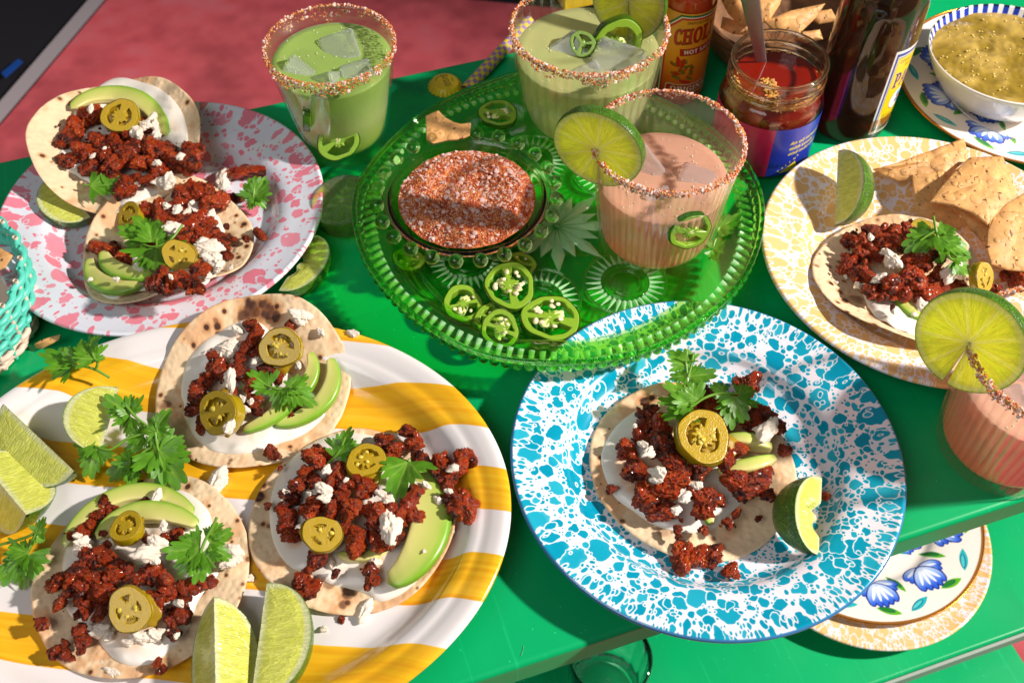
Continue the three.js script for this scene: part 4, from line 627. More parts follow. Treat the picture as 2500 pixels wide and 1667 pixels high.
const rindBump = greyTex(256, (x, y) => { let q = 1; const s = 26; for (let i = -1; i <= 1; i++) for (let j = -1; j <= 1; j++) { const X = Math.floor(x * s) + i, Y = Math.floor(y * s) + j, d = Math.hypot(x * s - X - hash(X, Y, 4), y * s - Y - hash(X, Y, 5)); q = Math.min(q, sm(0, 0.5, d)); } return q; });
const rindMat = mat(0xffffff, 0.33, { map: rindTex, bumpMap: rindBump, bumpScale: 0.0009, clearcoat: 0.35, clearcoatRoughness: 0.2 });
const rindDark = mat(cS(150, 190, 120), 0.3, { map: rindTex, bumpMap: rindBump, bumpScale: 0.0009, clearcoat: 0.4, clearcoatRoughness: 0.15 });
function limeWedge(label, k, A, B, dir, R, phi, { bite = 0, group = 'lime wedges', pow = 2.1 } = {}) {
  const a = at(...cu(k, A[0], A[1]), A[2]), b = at(...cu(k, B[0], B[1]), B[2]), L = b.distanceTo(a) / 2, X = b.clone().sub(a).normalize();
  const t = thing('lime_wedge', label, 'lime wedge', a.clone().add(b).multiplyScalar(0.5), group);
  const d = dir.clone().normalize(), Y = d.addScaledVector(X, -d.dot(X)).normalize().negate(), Z = X.clone().cross(Y);
  t.quaternion.setFromRotationMatrix(new THREE.Matrix4().makeBasis(X, Y, Z));
  const rad = (s) => R * Math.pow(Math.max(0, 1 - Math.pow(Math.abs(s), pow)), 0.5), h = phi / 2, ns = 44;
  const rind = gridGeo(ns, 20, (u, v) => { const s = (u * 2 - 1) * 0.998, r = rad(s), q = mix(-h, h, v); return [s * L, -r * Math.cos(q), r * Math.sin(q)]; }, { uv: (p, u, v) => [u * 2 * L / 0.03, v * R * phi / 0.03] });
  part(t, 'rind', rind, new THREE.Color().setRGB(1, 1, 1) && rindMat).material.side = THREE.DoubleSide;
  for (const sgn of [-1, 1]) {
    const f = gridGeo(64, 28, (u, v) => {
      const s = (u * 2 - 1) * 0.998, r = rad(s) * v, q = sgn * h; let dy = 0;
      const rho = Math.hypot(s, (0.06 + v * 0.94) * rad(s) / R), edge = v * rad(s) / Math.max(1e-6, rad(s));
      const bt = bite * sm(0.5, 0.1, Math.abs(s - 0.1)) * sm(0.9, 0.1, v) * (0.8 + 0.6 * noise3(s * 9, v * 5, 2));
      const pit = 0.00035 * fbm(s * 30, v * 9, sgn, 3) - R * 0.05 * sm(0.03, 0.2, v) * sm(0.9, 0.6, v) * sm(1, 0.7, Math.abs(s));
      const e = Math.max(sm(0.82, 0.88, v), sm(0.84, 0.93, Math.abs(s))), sk = Math.max(sm(0.955, 0.985, v), sm(0.985, 0.996, Math.abs(s))), co = sm(0.12, 0.05, v);
      const fib = 0.5 + 0.6 * fbm(s * 22 * (1 + 0.25 * v * s), v * 3.5, sgn + L * 900, 3);
      let c = [mix(0.6, 0.82, fib), mix(0.64, 0.83, fib), mix(0.07, 0.22, fib)];
      c = c.map((x, i) => mix(mix(x, [0.74, 0.76, 0.45][i], Math.max(e, co * 0.9)), [0.12, 0.25, 0.012][i], sk));
      const rr2 = r * (1 - bt) + bt * rad(s) * 0.5 * 0;
      return [s * L, -rr2 * Math.cos(q) - bt * R * 0.5 + pit * Math.sin(h), rr2 * Math.sin(q) - sgn * pit * Math.cos(h), ...c];
    });
    part(t, 'flesh', f, fleshMat);
  }
  return t;
}
limeWedge('lime wedge tucked under the folded taco on the pink plate', 'a', [255, 835, 0.028], [432, 1040, 0.014], V(-0.62, -0.55, 0.55), 0.027, 1.25);
limeWedge('lime wedge standing on the striped platter, partly covered by the heap of coriander', 'l', [872, 500, 0.034], [735, 990, 0.016], V(-0.9, -0.3, 0.15), 0.03, 1.15, { group: 'lime wedges on the striped platter' });
limeWedge('long lime wedge at the left of the striped platter, upper of two lying together', 'l', [20, 620, 0.034], [545, 1120, 0.026], V(-0.35, -0.85, 0.35), 0.03, 1.2, { group: 'lime wedges on the striped platter' });
limeWedge('broad lime wedge at the left edge, lower of two lying together', 'l', [-190, 985, 0.034], [190, 1440, 0.03], V(0.12, -0.95, -0.1), 0.032, 1.6, { group: 'lime wedges on the striped platter', pow: 3 });
limeWedge('lime wedge lying core up at the bottom of the striped platter, left of two', 'c', [1442, 985, 0.034], [1455, 1760, 0.034], V(0.05, -1, 0), 0.03, 1.5, { group: 'lime wedges on the striped platter' });
limeWedge('pale lime wedge at the bottom of the striped platter, right of two', 'c', [1800, 890, 0.022], [1690, 1690, 0.022], V(0.92, -0.42, 0.1), 0.032, 1.05, { group: 'lime wedges on the striped platter' });
limeWedge('squeezed lime wedge on the turquoise plate, its green skin to the left', 'e', [1400, 775, 0.03], [1385, 1125, 0.014], V(-0.82, -0.1, 0.5), 0.03, 1.35, { bite: 0.35 });
limeWedge('lime wedge on the tan plate, its green skin to the right', 'f', [492, 92, 0.045], [468, 550, 0.014], V(0.85, 0.12, 0.6), 0.029, 1.3);
CROP.m = [400, 480, 4.612];
limeWedge('bitten lime wedge lying on the green table beside the pink plate', 'm', [1690, 425, 0.014], [1290, 1060, 0.012], V(0.75, -0.42, 0.55), 0.025, 1.15, { bite: 0.3 });
// a wheel of lime, radius R, with an optional slit down to the centre
function limeWheel(label, p, n, R, th, spin, slit, group, col = rindMat) {
  const t = thing('lime_slice', label, 'lime slice', p, group), a0 = slit / 2, a1 = Math.PI * 2 - slit / 2, N = 9;
  if (spin.isVector3) { const Y = n.clone().normalize(), X = spin.clone().addScaledVector(Y, -spin.dot(Y)).normalize(); t.quaternion.setFromRotationMatrix(new THREE.Matrix4().makeBasis(X, Y, X.clone().cross(Y))); } else facing(t, n, spin);
  for (const s of [1, -1]) part(t, 'cut_face', gridGeo(180, 30, (u, v) => { const a = mix(a0, a1, u), r = v * R, c = limeCol(v, a, N, 0.3), b = 0.0004 * fbm(a * 18, v * 6, s, 2) * sm(0.9, 0.8, v) - 0.0005 * sm(0.88, 0.8, v); return [r * Math.cos(a), s * (th / 2 + b), r * Math.sin(a), ...c.map((x) => Math.min(0.98, x * 1.85))]; }, {}), wheelMat);
  part(t, 'rind', gridGeo(150, 8, (u, v) => { const a = mix(a0, a1, u), y = (v - 0.5) * th, r = R * (1 + 0.012 * (1 - (2 * v - 1) ** 2)); return [r * Math.cos(a), y, r * Math.sin(a)]; }, { uv: (p2, u, v) => [u * R * 6.28 / 0.03, v * th / 0.03] }), col);
  if (slit) for (const a of [a0, a1]) part(t, 'slit_side', gridGeo(20, 2, (u, v) => [u * R * Math.cos(a), (v - 0.5) * th, u * R * Math.sin(a), ...limeCol(u, a + 0.2, N, 0.3)]), fleshMat);
  return t;
}
const camPos = V(0, CAMH, 0);
// the point of the face plane (through depth d metres from the camera) seen at a place of the photograph
const along = (u, v, dist) => ray(u, v).multiplyScalar(dist).add(camPos);

// ---------------------------------------------------------------- the green pressed-glass tray
const TC = V(0.0372, 0, -0.567);
{
  const t = thing('glass_tray', 'green pressed glass tray with a scalloped edge, carrying the salt dish and two drinks', 'tray', TC);
  const green = glassThin(new THREE.Color().setRGB(0.68, 0.985, 0.48), { ior: 1.6 });
  const gs = glassSolid(new THREE.Color().setRGB(0.86, 0.98, 0.78), { ior: 1.5, attenuationColor: new THREE.Color().setRGB(0.3, 0.85, 0.25), attenuationDistance: 0.014 });
  const gc = new THREE.MeshPhysicalMaterial({ color: new THREE.Color().setRGB(0.66, 0.98, 0.6), roughness: 0.02, transmission: 0.6, thickness: 0, ior: 1.75, side: THREE.DoubleSide });
  const wob = (a) => Math.cos(4 * a), wr = (a, k) => 1 + k * 0.013 * wob(a), wy = (a, k) => k * (0.0032 * Math.cos(4 * a + 0.5) + 0.0014 * Math.cos(8 * a));
  const prof = [[0, 0.0122], [0.05, 0.0122], [0.1, 0.0122], [0.109, 0.0126], [0.1165, 0.0162], [0.1235, 0.0236], [0.133, 0.0308], [0.148, 0.0372], [0.1545, 0.0408], [0.1572, 0.0398], [0.155, 0.0365], [0.146, 0.0318], [0.132, 0.0256], [0.1225, 0.0188], [0.117, 0.0105], [0.11, 0.0062], [0.1, 0.004], [0.05, 0.0052], [0, 0.0052]];
  part(t, 'dish', turned(prof, 240, { smoothN: 72, mod: (a, r, y) => { const k = sm(0.12, 0.155, r); return [r * wr(a, k), y + wy(a, k)]; } }), green);
  // thick rounded lip, and the teeth under it
  const lip = []; for (let i = 0; i < 200; i++) { const a = i / 200 * Math.PI * 2; lip.push(V(0.1562 * wr(a, 1) * Math.cos(a), 0.0403 + wy(a, 1), 0.1562 * wr(a, 1) * Math.sin(a))); }
  part(t, 'lip', new THREE.TubeGeometry(new THREE.CatmullRomCurve3(lip, true), 400, 0.0022, 10, true), gs);
  const teeth = []; for (let i = 0; i < 116; i++) { const a = i / 116 * Math.PI * 2, R = 0.1545 * wr(a, 1), g = new THREE.IcosahedronGeometry(0.0038, 1).scale(1.1, 1.15, 1); g.rotateY(-a); g.translate(R * Math.cos(a), 0.0338 + wy(a, 1), R * Math.sin(a)); teeth.push(g); }
  part(t, 'toothed_edge', mergeGeometries(teeth), gs, null, 'stuff');
  const flutes = []; // short cut flutes under the lip
  for (let i = 0; i < 116; i++) { const a = i / 116 * Math.PI * 2, g = new THREE.CylinderGeometry(0.0026, 0.0016, 0.011, 5, 1).rotateZ(Math.PI / 2 - 0.4); g.translate(0.1475, 0.0325, 0); g.rotateY(-a); flutes.push(g); }
  part(t, 'flutes', mergeGeometries(flutes), gc, null, 'stuff');
  // the star in the middle and the ring of rosettes
  const star = []; for (let i = 0; i < 16; i++) {
    const a = i / 16 * Math.PI * 2, L = i % 2 ? 0.036 : 0.05, w = 0.0055, g = new THREE.BufferGeometry(), q = (r, s, y) => [r * Math.cos(a) - s * Math.sin(a), y, r * Math.sin(a) + s * Math.cos(a)];
    const pts = [q(0.003, 0, 0.0128), q(L * 0.62, w, 0.0126), q(L, 0, 0.0126), q(L * 0.62, -w, 0.0126), q(L * 0.6, 0, 0.0152)];
    g.setAttribute('position', new THREE.Float32BufferAttribute([[0, 1, 4], [1, 2, 4], [2, 3, 4], [3, 0, 4], [0, 3, 1], [1, 3, 2]].flatMap((f) => f.flatMap((k) => pts[k])), 3)); g.computeVertexNormals(); g.setIndex([...Array(18).keys()]); star.push(orient(g));
  }
  const sg = mergeGeometries(star); sg.computeVertexNormals(); part(t, 'star', sg, gc);
  for (let r = 0; r < 7; r++) {
    const a = 0.88 + r / 7 * Math.PI * 2, g = [], c = [0.079 * Math.cos(a), 0.079 * Math.sin(a)];
    for (let i = 0; i < 30; i++) { const b = i / 30 * Math.PI * 2, q = new THREE.CylinderGeometry(0.0003, 0.002, 0.0115, 4, 1).rotateZ(Math.PI / 2).scale(1, 0.9, 1); q.translate(-0.0245, 0.0132, 0); q.rotateY(-b); q.translate(c[0], 0, c[1]); g.push(q); }
    const m = part(t, 'rosette', mergeGeometries(g), gc); m.userData.label = 'ring of cut rays';
    for (const [R, tb] of [[0.0172, 0.0018], [0.012, 0.001], [0.0315, 0.0011]]) part(m, 'ring', new THREE.TorusGeometry(R, tb, 10, 64).rotateX(Math.PI / 2).translate(c[0], 0.0134, c[1]), gs);
  }
}
// ---------------------------------------------------------------- the beaded dish of chili salt
const DC = V(-0.034, 0.0022, -0.5765);
{
  const t = thing('salt_dish', 'round glass dish with a ring of glass beads, filled with red chili salt', 'dish', DC);
  const g = glassSolid(new THREE.Color().setRGB(0.98, 1, 0.86), { attenuationColor: new THREE.Color().setRGB(0.8, 0.9, 0.35), attenuationDistance: 0.02 });
  part(t, 'bowl', turned([[0, 0.0125], [0.045, 0.0125], [0.0475, 0.0112], [0.05, 0.0125], [0.0555, 0.02], [0.061, 0.0325], [0.0635, 0.0372], [0.0665, 0.0382], [0.0655, 0.0398], [0.0615, 0.039], [0.0585, 0.0352], [0.0545, 0.0245], [0.0505, 0.0168], [0.045, 0.0148], [0, 0.0146]], 120, { smoothN: 60 }), g);
  const bead = new THREE.SphereGeometry(0.0058, 28, 20), bm = glassSolid(new THREE.Color().setRGB(0.96, 1, 0.85), { attenuationColor: new THREE.Color().setRGB(0.75, 0.9, 0.4), attenuationDistance: 0.02 });
  for (let i = 0; i < 24; i++) { const a = i / 24 * Math.PI * 2 + 0.1, m = part(t, 'bead', bead, bm); m.position.set(0.0708 * Math.cos(a), 0.0388, 0.0708 * Math.sin(a)); }
  // the salt: a swirled bed and thousands of grains
  const hgt = (x, z) => { const r = Math.hypot(x, z), a = Math.atan2(z, x); return 0.0335 + 0.0068 * sm(0.014, 0.036, r + 0.004 * Math.sin(a * 2 + 1)) - 0.0055 * sm(0.04, 0.055, r) + 0.0058 * Math.exp(-((x + 0.003) ** 2 + (z - 0.008) ** 2) / 0.0004) + 0.0014 * fbm(x * 120, z * 120, 3, 3); };
  const s = solo('chili_salt', gridGeo(120, 50, (u, v) => { const a = u * Math.PI * 2, r = 0.0545 * v, x = r * Math.cos(a), z = r * Math.sin(a), q = fbm(x * 300, z * 300, 4, 3), w = sm(-0.1, 0.5, q); return [x, hgt(x, z) + 0.0006 * q, z, mix(0.42, 0.8, w), mix(0.07, 0.3, w), mix(0.015, 0.09, w)]; }, { closeU: true, flip: true }), mat(0xffffff, 0.75, { vertexColors: true }), 'coarse red chili salt with pale flakes heaped in the beaded dish', 'seasoning', null, 'stuff');
  s.position.copy(DC);
  const cols = [[0.55, 0.09, 0.02], [0.42, 0.045, 0.012], [0.72, 0.27, 0.06], [0.8, 0.42, 0.2], [0.85, 0.58, 0.48], [0.62, 0.15, 0.03], [0.3, 0.025, 0.01]];
  seed = 301; const gg = new THREE.IcosahedronGeometry(1, 0), N = 12000, im = new THREE.InstancedMesh(gg, mat(0xffffff, 0.5), N), mx = new THREE.Matrix4(), q = new THREE.Quaternion(), e = new THREE.Euler();
  for (let i = 0; i < N; i++) { const a = rr(0, 6.283), r = 0.0538 * Math.sqrt(rnd()), x = r * Math.cos(a), z = r * Math.sin(a), big = rnd() < 0.03, sz = big ? rr(0.0012, 0.0026) : rr(0.0003, 0.00085); e.set(rr(0, 6), rr(0, 6), rr(0, 6)); if (big) e.set(rr(-0.6, 0.6), rr(0, 6), rr(-0.6, 0.6)); mx.compose(V(x, hgt(x, z) + sz * 0.3, z), q.setFromEuler(e), V(sz, big ? sz * 0.22 : sz * 0.8, sz * rr(0.5, 1))); im.setMatrixAt(i, mx); const c = big ? [0.74, 0.48, 0.42] : cols[(rnd() * cols.length) | 0], k = rr(0.75, 1.15); im.setColorAt(i, new THREE.Color().setRGB(c[0] * k, c[1] * k, c[2] * k)); }
  im.name = 'grains'; im.userData.kind = 'stuff'; im.castShadow = im.receiveShadow = true; s.add(im);
}
// ---------------------------------------------------------------- jalapeno slices on the tray
function freshSlice(label, x, y, r, h, n, v, seeds, spin) {
  const u = cu('t', x, y), p = at(u[0], u[1], h), t = thing('jalapeno_slice', label, 'pepper slice', p, 'fresh jalapeno slices on the tray');
  const s = freshShapes[v], R = size(r / CROP.t[2], p);
  part(t, 'flesh', s.body, fresh.body); part(t, 'skin', s.skin, fresh.skin);
  const pith = part(t, 'pith', lumpGeo(v + 9, 7, { amp: 0.35, fine: 0.16, lumps: 4, stretch: [1.15, 0.42, 0.7] }), fresh.pith); pith.scale.setScalar(0.36);
  seed = Math.round(x) + v; for (let i = 0; i < seeds; i++) { const a = rr(0, 6.28), q = rr(0.3, 0.62), m = part(t, 'seed', seedGeo, fresh.seed); m.position.set(q * Math.cos(a), rr(0.18, 0.3), q * Math.sin(a)); m.scale.setScalar(rr(0.085, 0.125)); m.rotation.set(rr(-0.4, 0.4), rr(0, 6), rr(-0.4, 0.4)); }
  t.scale.setScalar(R); facing(t, n, spin); return t;
}
freshSlice('shaded jalapeno slice at the back of the tray, beside the chip fragment', 722, 192, 98, 0.03, V(0.05, 1, 0.12), 1, 4, 0.4);
freshSlice('jalapeno slice leaning under the left beads of the salt dish', 252, 968, 88, 0.017, V(0.05, 0.9, -0.1), 2, 4, 0.4);
freshSlice('large jalapeno slice with many seeds, at the top of the pile on the tray', 784, 1098, 142, 0.024, V(0.02, 1, 0.14), 1, 12, 2.3);
freshSlice('jalapeno slice at the left of the pile on the tray', 538, 1195, 112, 0.017, V(0.1, 1, 0.15), 3, 4, 0.9);
freshSlice('small jalapeno slice lying on another in front of the pile on the tray', 733, 1322, 106, 0.026, V(-0.02, 0.96, 0.3), 0, 5, 1.6);
freshSlice('jalapeno slice half hidden under the front slice of the pile', 700, 1275, 108, 0.016, V(0, 1, 0.1), 3, 2, 0.2);
freshSlice('large jalapeno slice at the right of the pile on the tray', 998, 1270, 152, 0.019, V(0.03, 1, 0.1), 1, 12, 0.3);
freshSlice('small jalapeno slice just below the salt dish, behind the pile', 842, 990, 84, 0.016, V(0, 1, 0), 2, 4, 0.2);
// ---------------------------------------------------------------- drinks
function saltRim(parent, R, y, n, { low = 0.009, sd = 1, inner = 0.0026, pink = 0.4, r0 = 1 } = {}) {
  seed = sd; const im = new THREE.InstancedMesh(new THREE.IcosahedronGeometry(1, 0), mat(0xffffff, 0.45), n), mx = new THREE.Matrix4(), q = new THREE.Quaternion(), e = new THREE.Euler();
  const cols = [[0.66, 0.16, 0.03], [0.52, 0.07, 0.015], [0.78, 0.3, 0.06], [0.8, 0.4, 0.13]];
  let m = 0;
  for (let i = 0; i < n; i++) {
    const a = rr(0, 6.283), c = 0.75 + 0.35 * noise3(a * 3, sd, 0) + 0.3 * noise3(a * 9, sd, 1), t = Math.pow(rnd(), 1.6), on = rnd() < 0.6, big = rnd() < 0.07;
    const dy = on ? -t * low * Math.max(0.3, c) : 0.0006, rad = R(y + Math.min(0, dy)) + (on ? rr(0, 0.0007) : -rr(0, inner)), s = big ? rr(0.0011, 0.002) : rr(0.0004, 0.0012) * r0; if (rnd() > c * 1.15) continue;
    e.set(rr(0, 6), rr(0, 6), rr(0, 6)); mx.compose(V(rad * Math.cos(a), y + dy + rr(0, 0.0008), rad * Math.sin(a)), q.setFromEuler(e), V(s, s * (big ? 0.4 : 0.75), s * rr(0.6, 1))); im.setMatrixAt(m, mx);
    const w = big || rnd() < pink * 0.5, k = w ? [0.82, 0.62, 0.55] : cols[(rnd() * 4) | 0], v = rr(0.75, 1.15); im.setColorAt(m++, new THREE.Color().setRGB(k[0] * v, k[1] * v, k[2] * v));
  }
  im.count = m; im.name = 'salt_rim'; im.userData.kind = 'stuff'; im.castShadow = im.receiveShadow = true; parent.add(im);
}
const lerpR = (pts) => (y) => { for (let i = 1; i < pts.length; i++) if (y <= pts[i][1]) return mix(pts[i - 1][0], pts[i][0], (y - pts[i - 1][1]) / (pts[i][1] - pts[i - 1][1])); return pts[pts.length - 1][0]; };
const iceMat = new THREE.MeshPhysicalMaterial({ color: 0xffffff, roughness: 0.06, transmission: 0.84, thickness: 0.01, ior: 1.31, clearcoat: 0.5 });
const iceGeo = (() => { const g = new RoundedBoxGeometry(1, 1, 1, 5, 0.12), p = g.attributes.position; for (let i = 0; i < p.count; i++) { const k = 1 + 0.09 * fbm(p.getX(i) * 3, p.getY(i) * 3, p.getZ(i) * 3, 3); p.setXYZ(i, p.getX(i) * k, p.getY(i) * k, p.getZ(i) * k); } g.computeVertexNormals(); return g; })();
// a tumbler: outer profile [[r, y] ...] from the foot up, wall thickness, base thickness, ribs, and what is in it
function drink(label, pos, outer, { wall = 0.002, base = 0.008, ribs = 0, depth = 0.0006, tint = [0.97, 0.97, 0.95], level, top, bottom, mid, ice = [], salt, turn = 0 }) {
  const t = thing('cocktail', label, 'drink', pos), R = lerpR(outer), Hh = outer[outer.length - 1][1], n = ribs ? ribs * 10 : 120;
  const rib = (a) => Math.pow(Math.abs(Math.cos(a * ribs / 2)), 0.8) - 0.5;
  const inner = []; for (let i = 0; i <= 24; i++) { const y = mix(Hh - 0.001, base, i / 24); inner.push([Math.max(0.001, R(y) - wall - (y < base + 0.008 ? (base + 0.008 - y) * 0.55 : 0)), y]); }
  const outl = [[0, 0.0008], ...outer]; const dense = []; for (let i = 0; i < outl.length - 1; i++) for (let k = 0; k < 4; k++) dense.push([mix(outl[i][0], outl[i + 1][0], k / 4), mix(outl[i][1], outl[i + 1][1], k / 4)]);
  const prof = [...dense, [outer[outer.length - 1][0], Hh], [outer[outer.length - 1][0] - wall * 0.5, Hh + 0.0007], ...inner, [0, base]];
  const g = turned(prof, n, { mod: (a, r, y, j) => ribs ? [r + (r > 0.02 ? depth * rib(a) * sm(Hh, Hh - 0.006, y) * (j < 0.55 ? 1 : 0.25) : 0), y] : [r, y], col: ribs ? (a, r, y) => { const k = 1 + 0.05 * rib(a); return [tint[0] * k, tint[1] * k, tint[2] * k]; } : null });  // ribs tinted lighter and darker, painting the stripes refraction would give
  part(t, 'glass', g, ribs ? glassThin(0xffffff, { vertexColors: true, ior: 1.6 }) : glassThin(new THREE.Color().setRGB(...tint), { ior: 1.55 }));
  // the liquid
  const lq = []; for (let i = 0; i <= 22; i++) { const y = mix(base + 0.0006, level, i / 22); lq.push([Math.max(0.001, R(y) - wall - 0.0004 - (y < base + 0.008 ? (base + 0.008 - y) * 0.55 : 0)), y]); }
  const rs = R(level) - wall - 0.0004; for (let i = 1; i <= 8; i++) lq.push([rs * (1 - i / 8), level - 0.0005 * sm(0, 0.3, i / 8)]);
  const lg = turned([[0, base + 0.0006], ...lq], n, { mod: (a, r, y) => ribs && r > 0.02 ? [r + depth * 0.9 * rib(a) * sm(level + 0.0004, level - 0.003, y), y] : [r, y], col: (a, r, y) => { const q = sm(base, level, y), c = q < 0.5 ? bottom.map((b, i) => mix(b, mid[i], q * 2)) : mid.map((b, i) => mix(b, top[i], q * 2 - 1)), k = 1 + 0.1 * fbm(Math.cos(a) * r * 60, y * 60, Math.sin(a) * r * 60, 3); return c.map((x) => x * k); } });
  part(t, 'drink', lg, mat(0xffffff, 0.5, { vertexColors: true, transmission: 0.46, thickness: 0, ior: 1.33, clearcoat: 0.6, clearcoatRoughness: 0.04, side: THREE.DoubleSide }));
  for (const [x, z, s, rx, ry, up2, fl] of ice) { const m = part(t, 'ice_cube', iceGeo, iceMat); m.position.set(x, level - s * 0.5 * (fl ?? 1) + up2 * 0.5, z); m.scale.set(s, s * (fl ?? 1), s); m.rotation.set(rx, ry, rx * 0.6); }
  seed = 77; const bub = []; for (let i = 0; i < 60; i++) { const a = rr(0, 6.28), r = rs * Math.sqrt(rnd()) * 0.97, q = new THREE.SphereGeometry(rr(0.0003, 0.0007), 6, 4, 0, 6.283, 0, 1.6); q.translate(r * Math.cos(a), level, r * Math.sin(a)); bub.push(q); }
  part(t, 'bubbles', mergeGeometries(bub), mat(new THREE.Color().setRGB(0.8, 0.8, 0.6), 0.2), null, 'stuff');
  saltRim(t, (y) => R(Math.min(y, Hh)), Hh + 0.0007, salt.n, salt);
  t.rotation.y = turn; return { t, R, Hh };
}
const GP = V(-0.1425, 0, -0.6795);
const D1 = drink('tall smooth tumbler of green cocktail with a salted rim, behind the pink plate', GP, [[0.0275, 0], [0.0298, 0.0015], [0.0304, 0.006], [0.0318, 0.0105], [0.0355, 0.018], [0.039, 0.029], [0.0432, 0.05], [0.0478, 0.077], [0.0512, 0.097], [0.0525, 0.107]], { base: 0.0125, level: 0.0935, tint: [0.995, 0.995, 0.99], top: [0.5, 0.72, 0.17], mid: [0.74, 0.82, 0.32], bottom: [0.55, 0.66, 0.06], ice: [[0.006, -0.016, 0.031, 0.25, 0.3, 0.006, 0.7], [-0.026, 0.01, 0.025, 0.5, 0.9, 0.0045], [0.022, 0.015, 0.026, 0.4, 1.9, 0.0045], [0.0, 0.025, 0.02, 0.8, 0.2, 0.005]], salt: { n: 2600, sd: 5, low: 0.012, pink: 0.25, r0: 0.85 } });
const RG = [[0.0385, 0], [0.0415, 0.0008], [0.0428, 0.003], [0.0438, 0.01], [0.046, 0.03], [0.0495, 0.06], [0.053, 0.09], [0.055, 0.1035]];
const PP = V(0.1135, 0.0128, -0.5505);
const pinkOpt = { base: 0.0065, ribs: 52, depth: 0.0009, level: 0.069, tint: [0.995, 0.985, 0.98], top: [0.97, 0.56, 0.38], mid: [0.97, 0.58, 0.4], bottom: [0.97, 0.36, 0.22] };
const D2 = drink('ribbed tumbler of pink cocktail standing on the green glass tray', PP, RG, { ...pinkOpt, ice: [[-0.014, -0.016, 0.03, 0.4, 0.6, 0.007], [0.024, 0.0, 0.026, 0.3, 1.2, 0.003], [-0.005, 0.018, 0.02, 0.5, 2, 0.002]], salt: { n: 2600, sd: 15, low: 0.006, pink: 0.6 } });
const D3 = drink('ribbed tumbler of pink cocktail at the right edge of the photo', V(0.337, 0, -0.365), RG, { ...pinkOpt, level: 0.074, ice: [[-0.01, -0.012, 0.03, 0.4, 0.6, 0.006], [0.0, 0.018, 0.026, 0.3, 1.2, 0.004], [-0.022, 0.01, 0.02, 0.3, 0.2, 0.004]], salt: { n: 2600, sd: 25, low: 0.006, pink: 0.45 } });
const BP = V(0.0655, 0.0128, -0.6905);
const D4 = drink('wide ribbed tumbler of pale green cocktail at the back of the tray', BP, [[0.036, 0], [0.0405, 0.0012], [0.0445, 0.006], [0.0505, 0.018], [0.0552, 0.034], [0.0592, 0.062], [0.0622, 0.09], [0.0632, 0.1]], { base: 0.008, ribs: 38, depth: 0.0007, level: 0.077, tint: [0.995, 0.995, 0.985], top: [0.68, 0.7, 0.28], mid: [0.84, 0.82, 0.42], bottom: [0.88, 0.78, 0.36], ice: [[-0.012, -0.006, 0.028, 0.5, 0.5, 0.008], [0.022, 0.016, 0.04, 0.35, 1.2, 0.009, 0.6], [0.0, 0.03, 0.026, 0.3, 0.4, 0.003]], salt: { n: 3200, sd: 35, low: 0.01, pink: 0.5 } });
// fruit on and in the drinks
limeWheel('lime wheel slotted on the rim of the pink drink on the tray', at(1463, 358, 0.119), V(-0.42, -0.03, 0.9), 0.0335, 0.0075, V(0.12, -1, 0), 0.09, 'lime wheels on the glasses');
limeWheel('lime wheel slotted on the rim of the pink drink at the right edge', at(2374, 832, 0.108), V(-0.68, 0.25, 0.68), 0.034, 0.008, V(0.1, -1, -0.1), 0.09, 'lime wheels on the glasses');
limeWheel('lime wheel on the back rim of the pale green drink, its peel to the left', at(1538, 2, 0.118), V(-0.5, 0.25, 0.82), 0.032, 0.006, V(0.3, -1, 0), 0.09, 'lime wheels on the glasses');
limeWheel('lime slice behind the pale green drink, next to the sauce bottle', at(1622, -14, 0.1), V(0.1, 0.6, 0.75), 0.029, 0.006, 0.3, 0, 'lime wheels on the glasses');
limeWheel('half lime lying on the green table beside the glass tray', at(842, 503, 0.018), V(-0.12, 1, 0.1), 0.026, 0.016, 0.6, 0);
function drinkSlice(label, p, R, n, v, spin) { const t = thing('jalapeno_slice', label, 'pepper slice', p); part(t, 'flesh', freshShapes[v].body, fresh.body); part(t, 'skin', freshShapes[v].skin, fresh.skin); const m = part(t, 'pith', lumpGeo(v + 9, 5, { amp: 0.3, stretch: [1, 0.55, 0.7] }), fresh.pith); m.scale.setScalar(0.34); t.scale.setScalar(R); facing(t, n, spin); }
drinkSlice('jalapeno slice floating in the pink drink on the tray', PP.clone().add(V(0.0165, 0.056, 0.0425)), 0.0165, V(0.32, 0.12, 0.93), 1, 0.4);
drinkSlice('jalapeno slice against the front wall inside the green cocktail', GP.clone().add(V(0.001, 0.041, 0.0385)), 0.0172, V(0.05, 0.62, 0.78), 1, 1.1);
drinkSlice('jalapeno strip standing upright inside the green cocktail', GP.clone().add(V(-0.021, 0.066, 0.037)), 0.0125, V(-0.92, 0.15, 0.1), 3, 1.1);
drinkSlice('long jalapeno slice floating in the pale green drink', BP.clone().add(V(0.024, 0.079, -0.006)), 0.022, V(0.1, 0.25, 0.95), 3, 0.2);
drinkSlice('round jalapeno tip floating in the pale green drink', BP.clone().add(V(-0.004, 0.083, 0.0)), 0.011, V(-0.3, 0.7, 0.6), 2, 0.2);

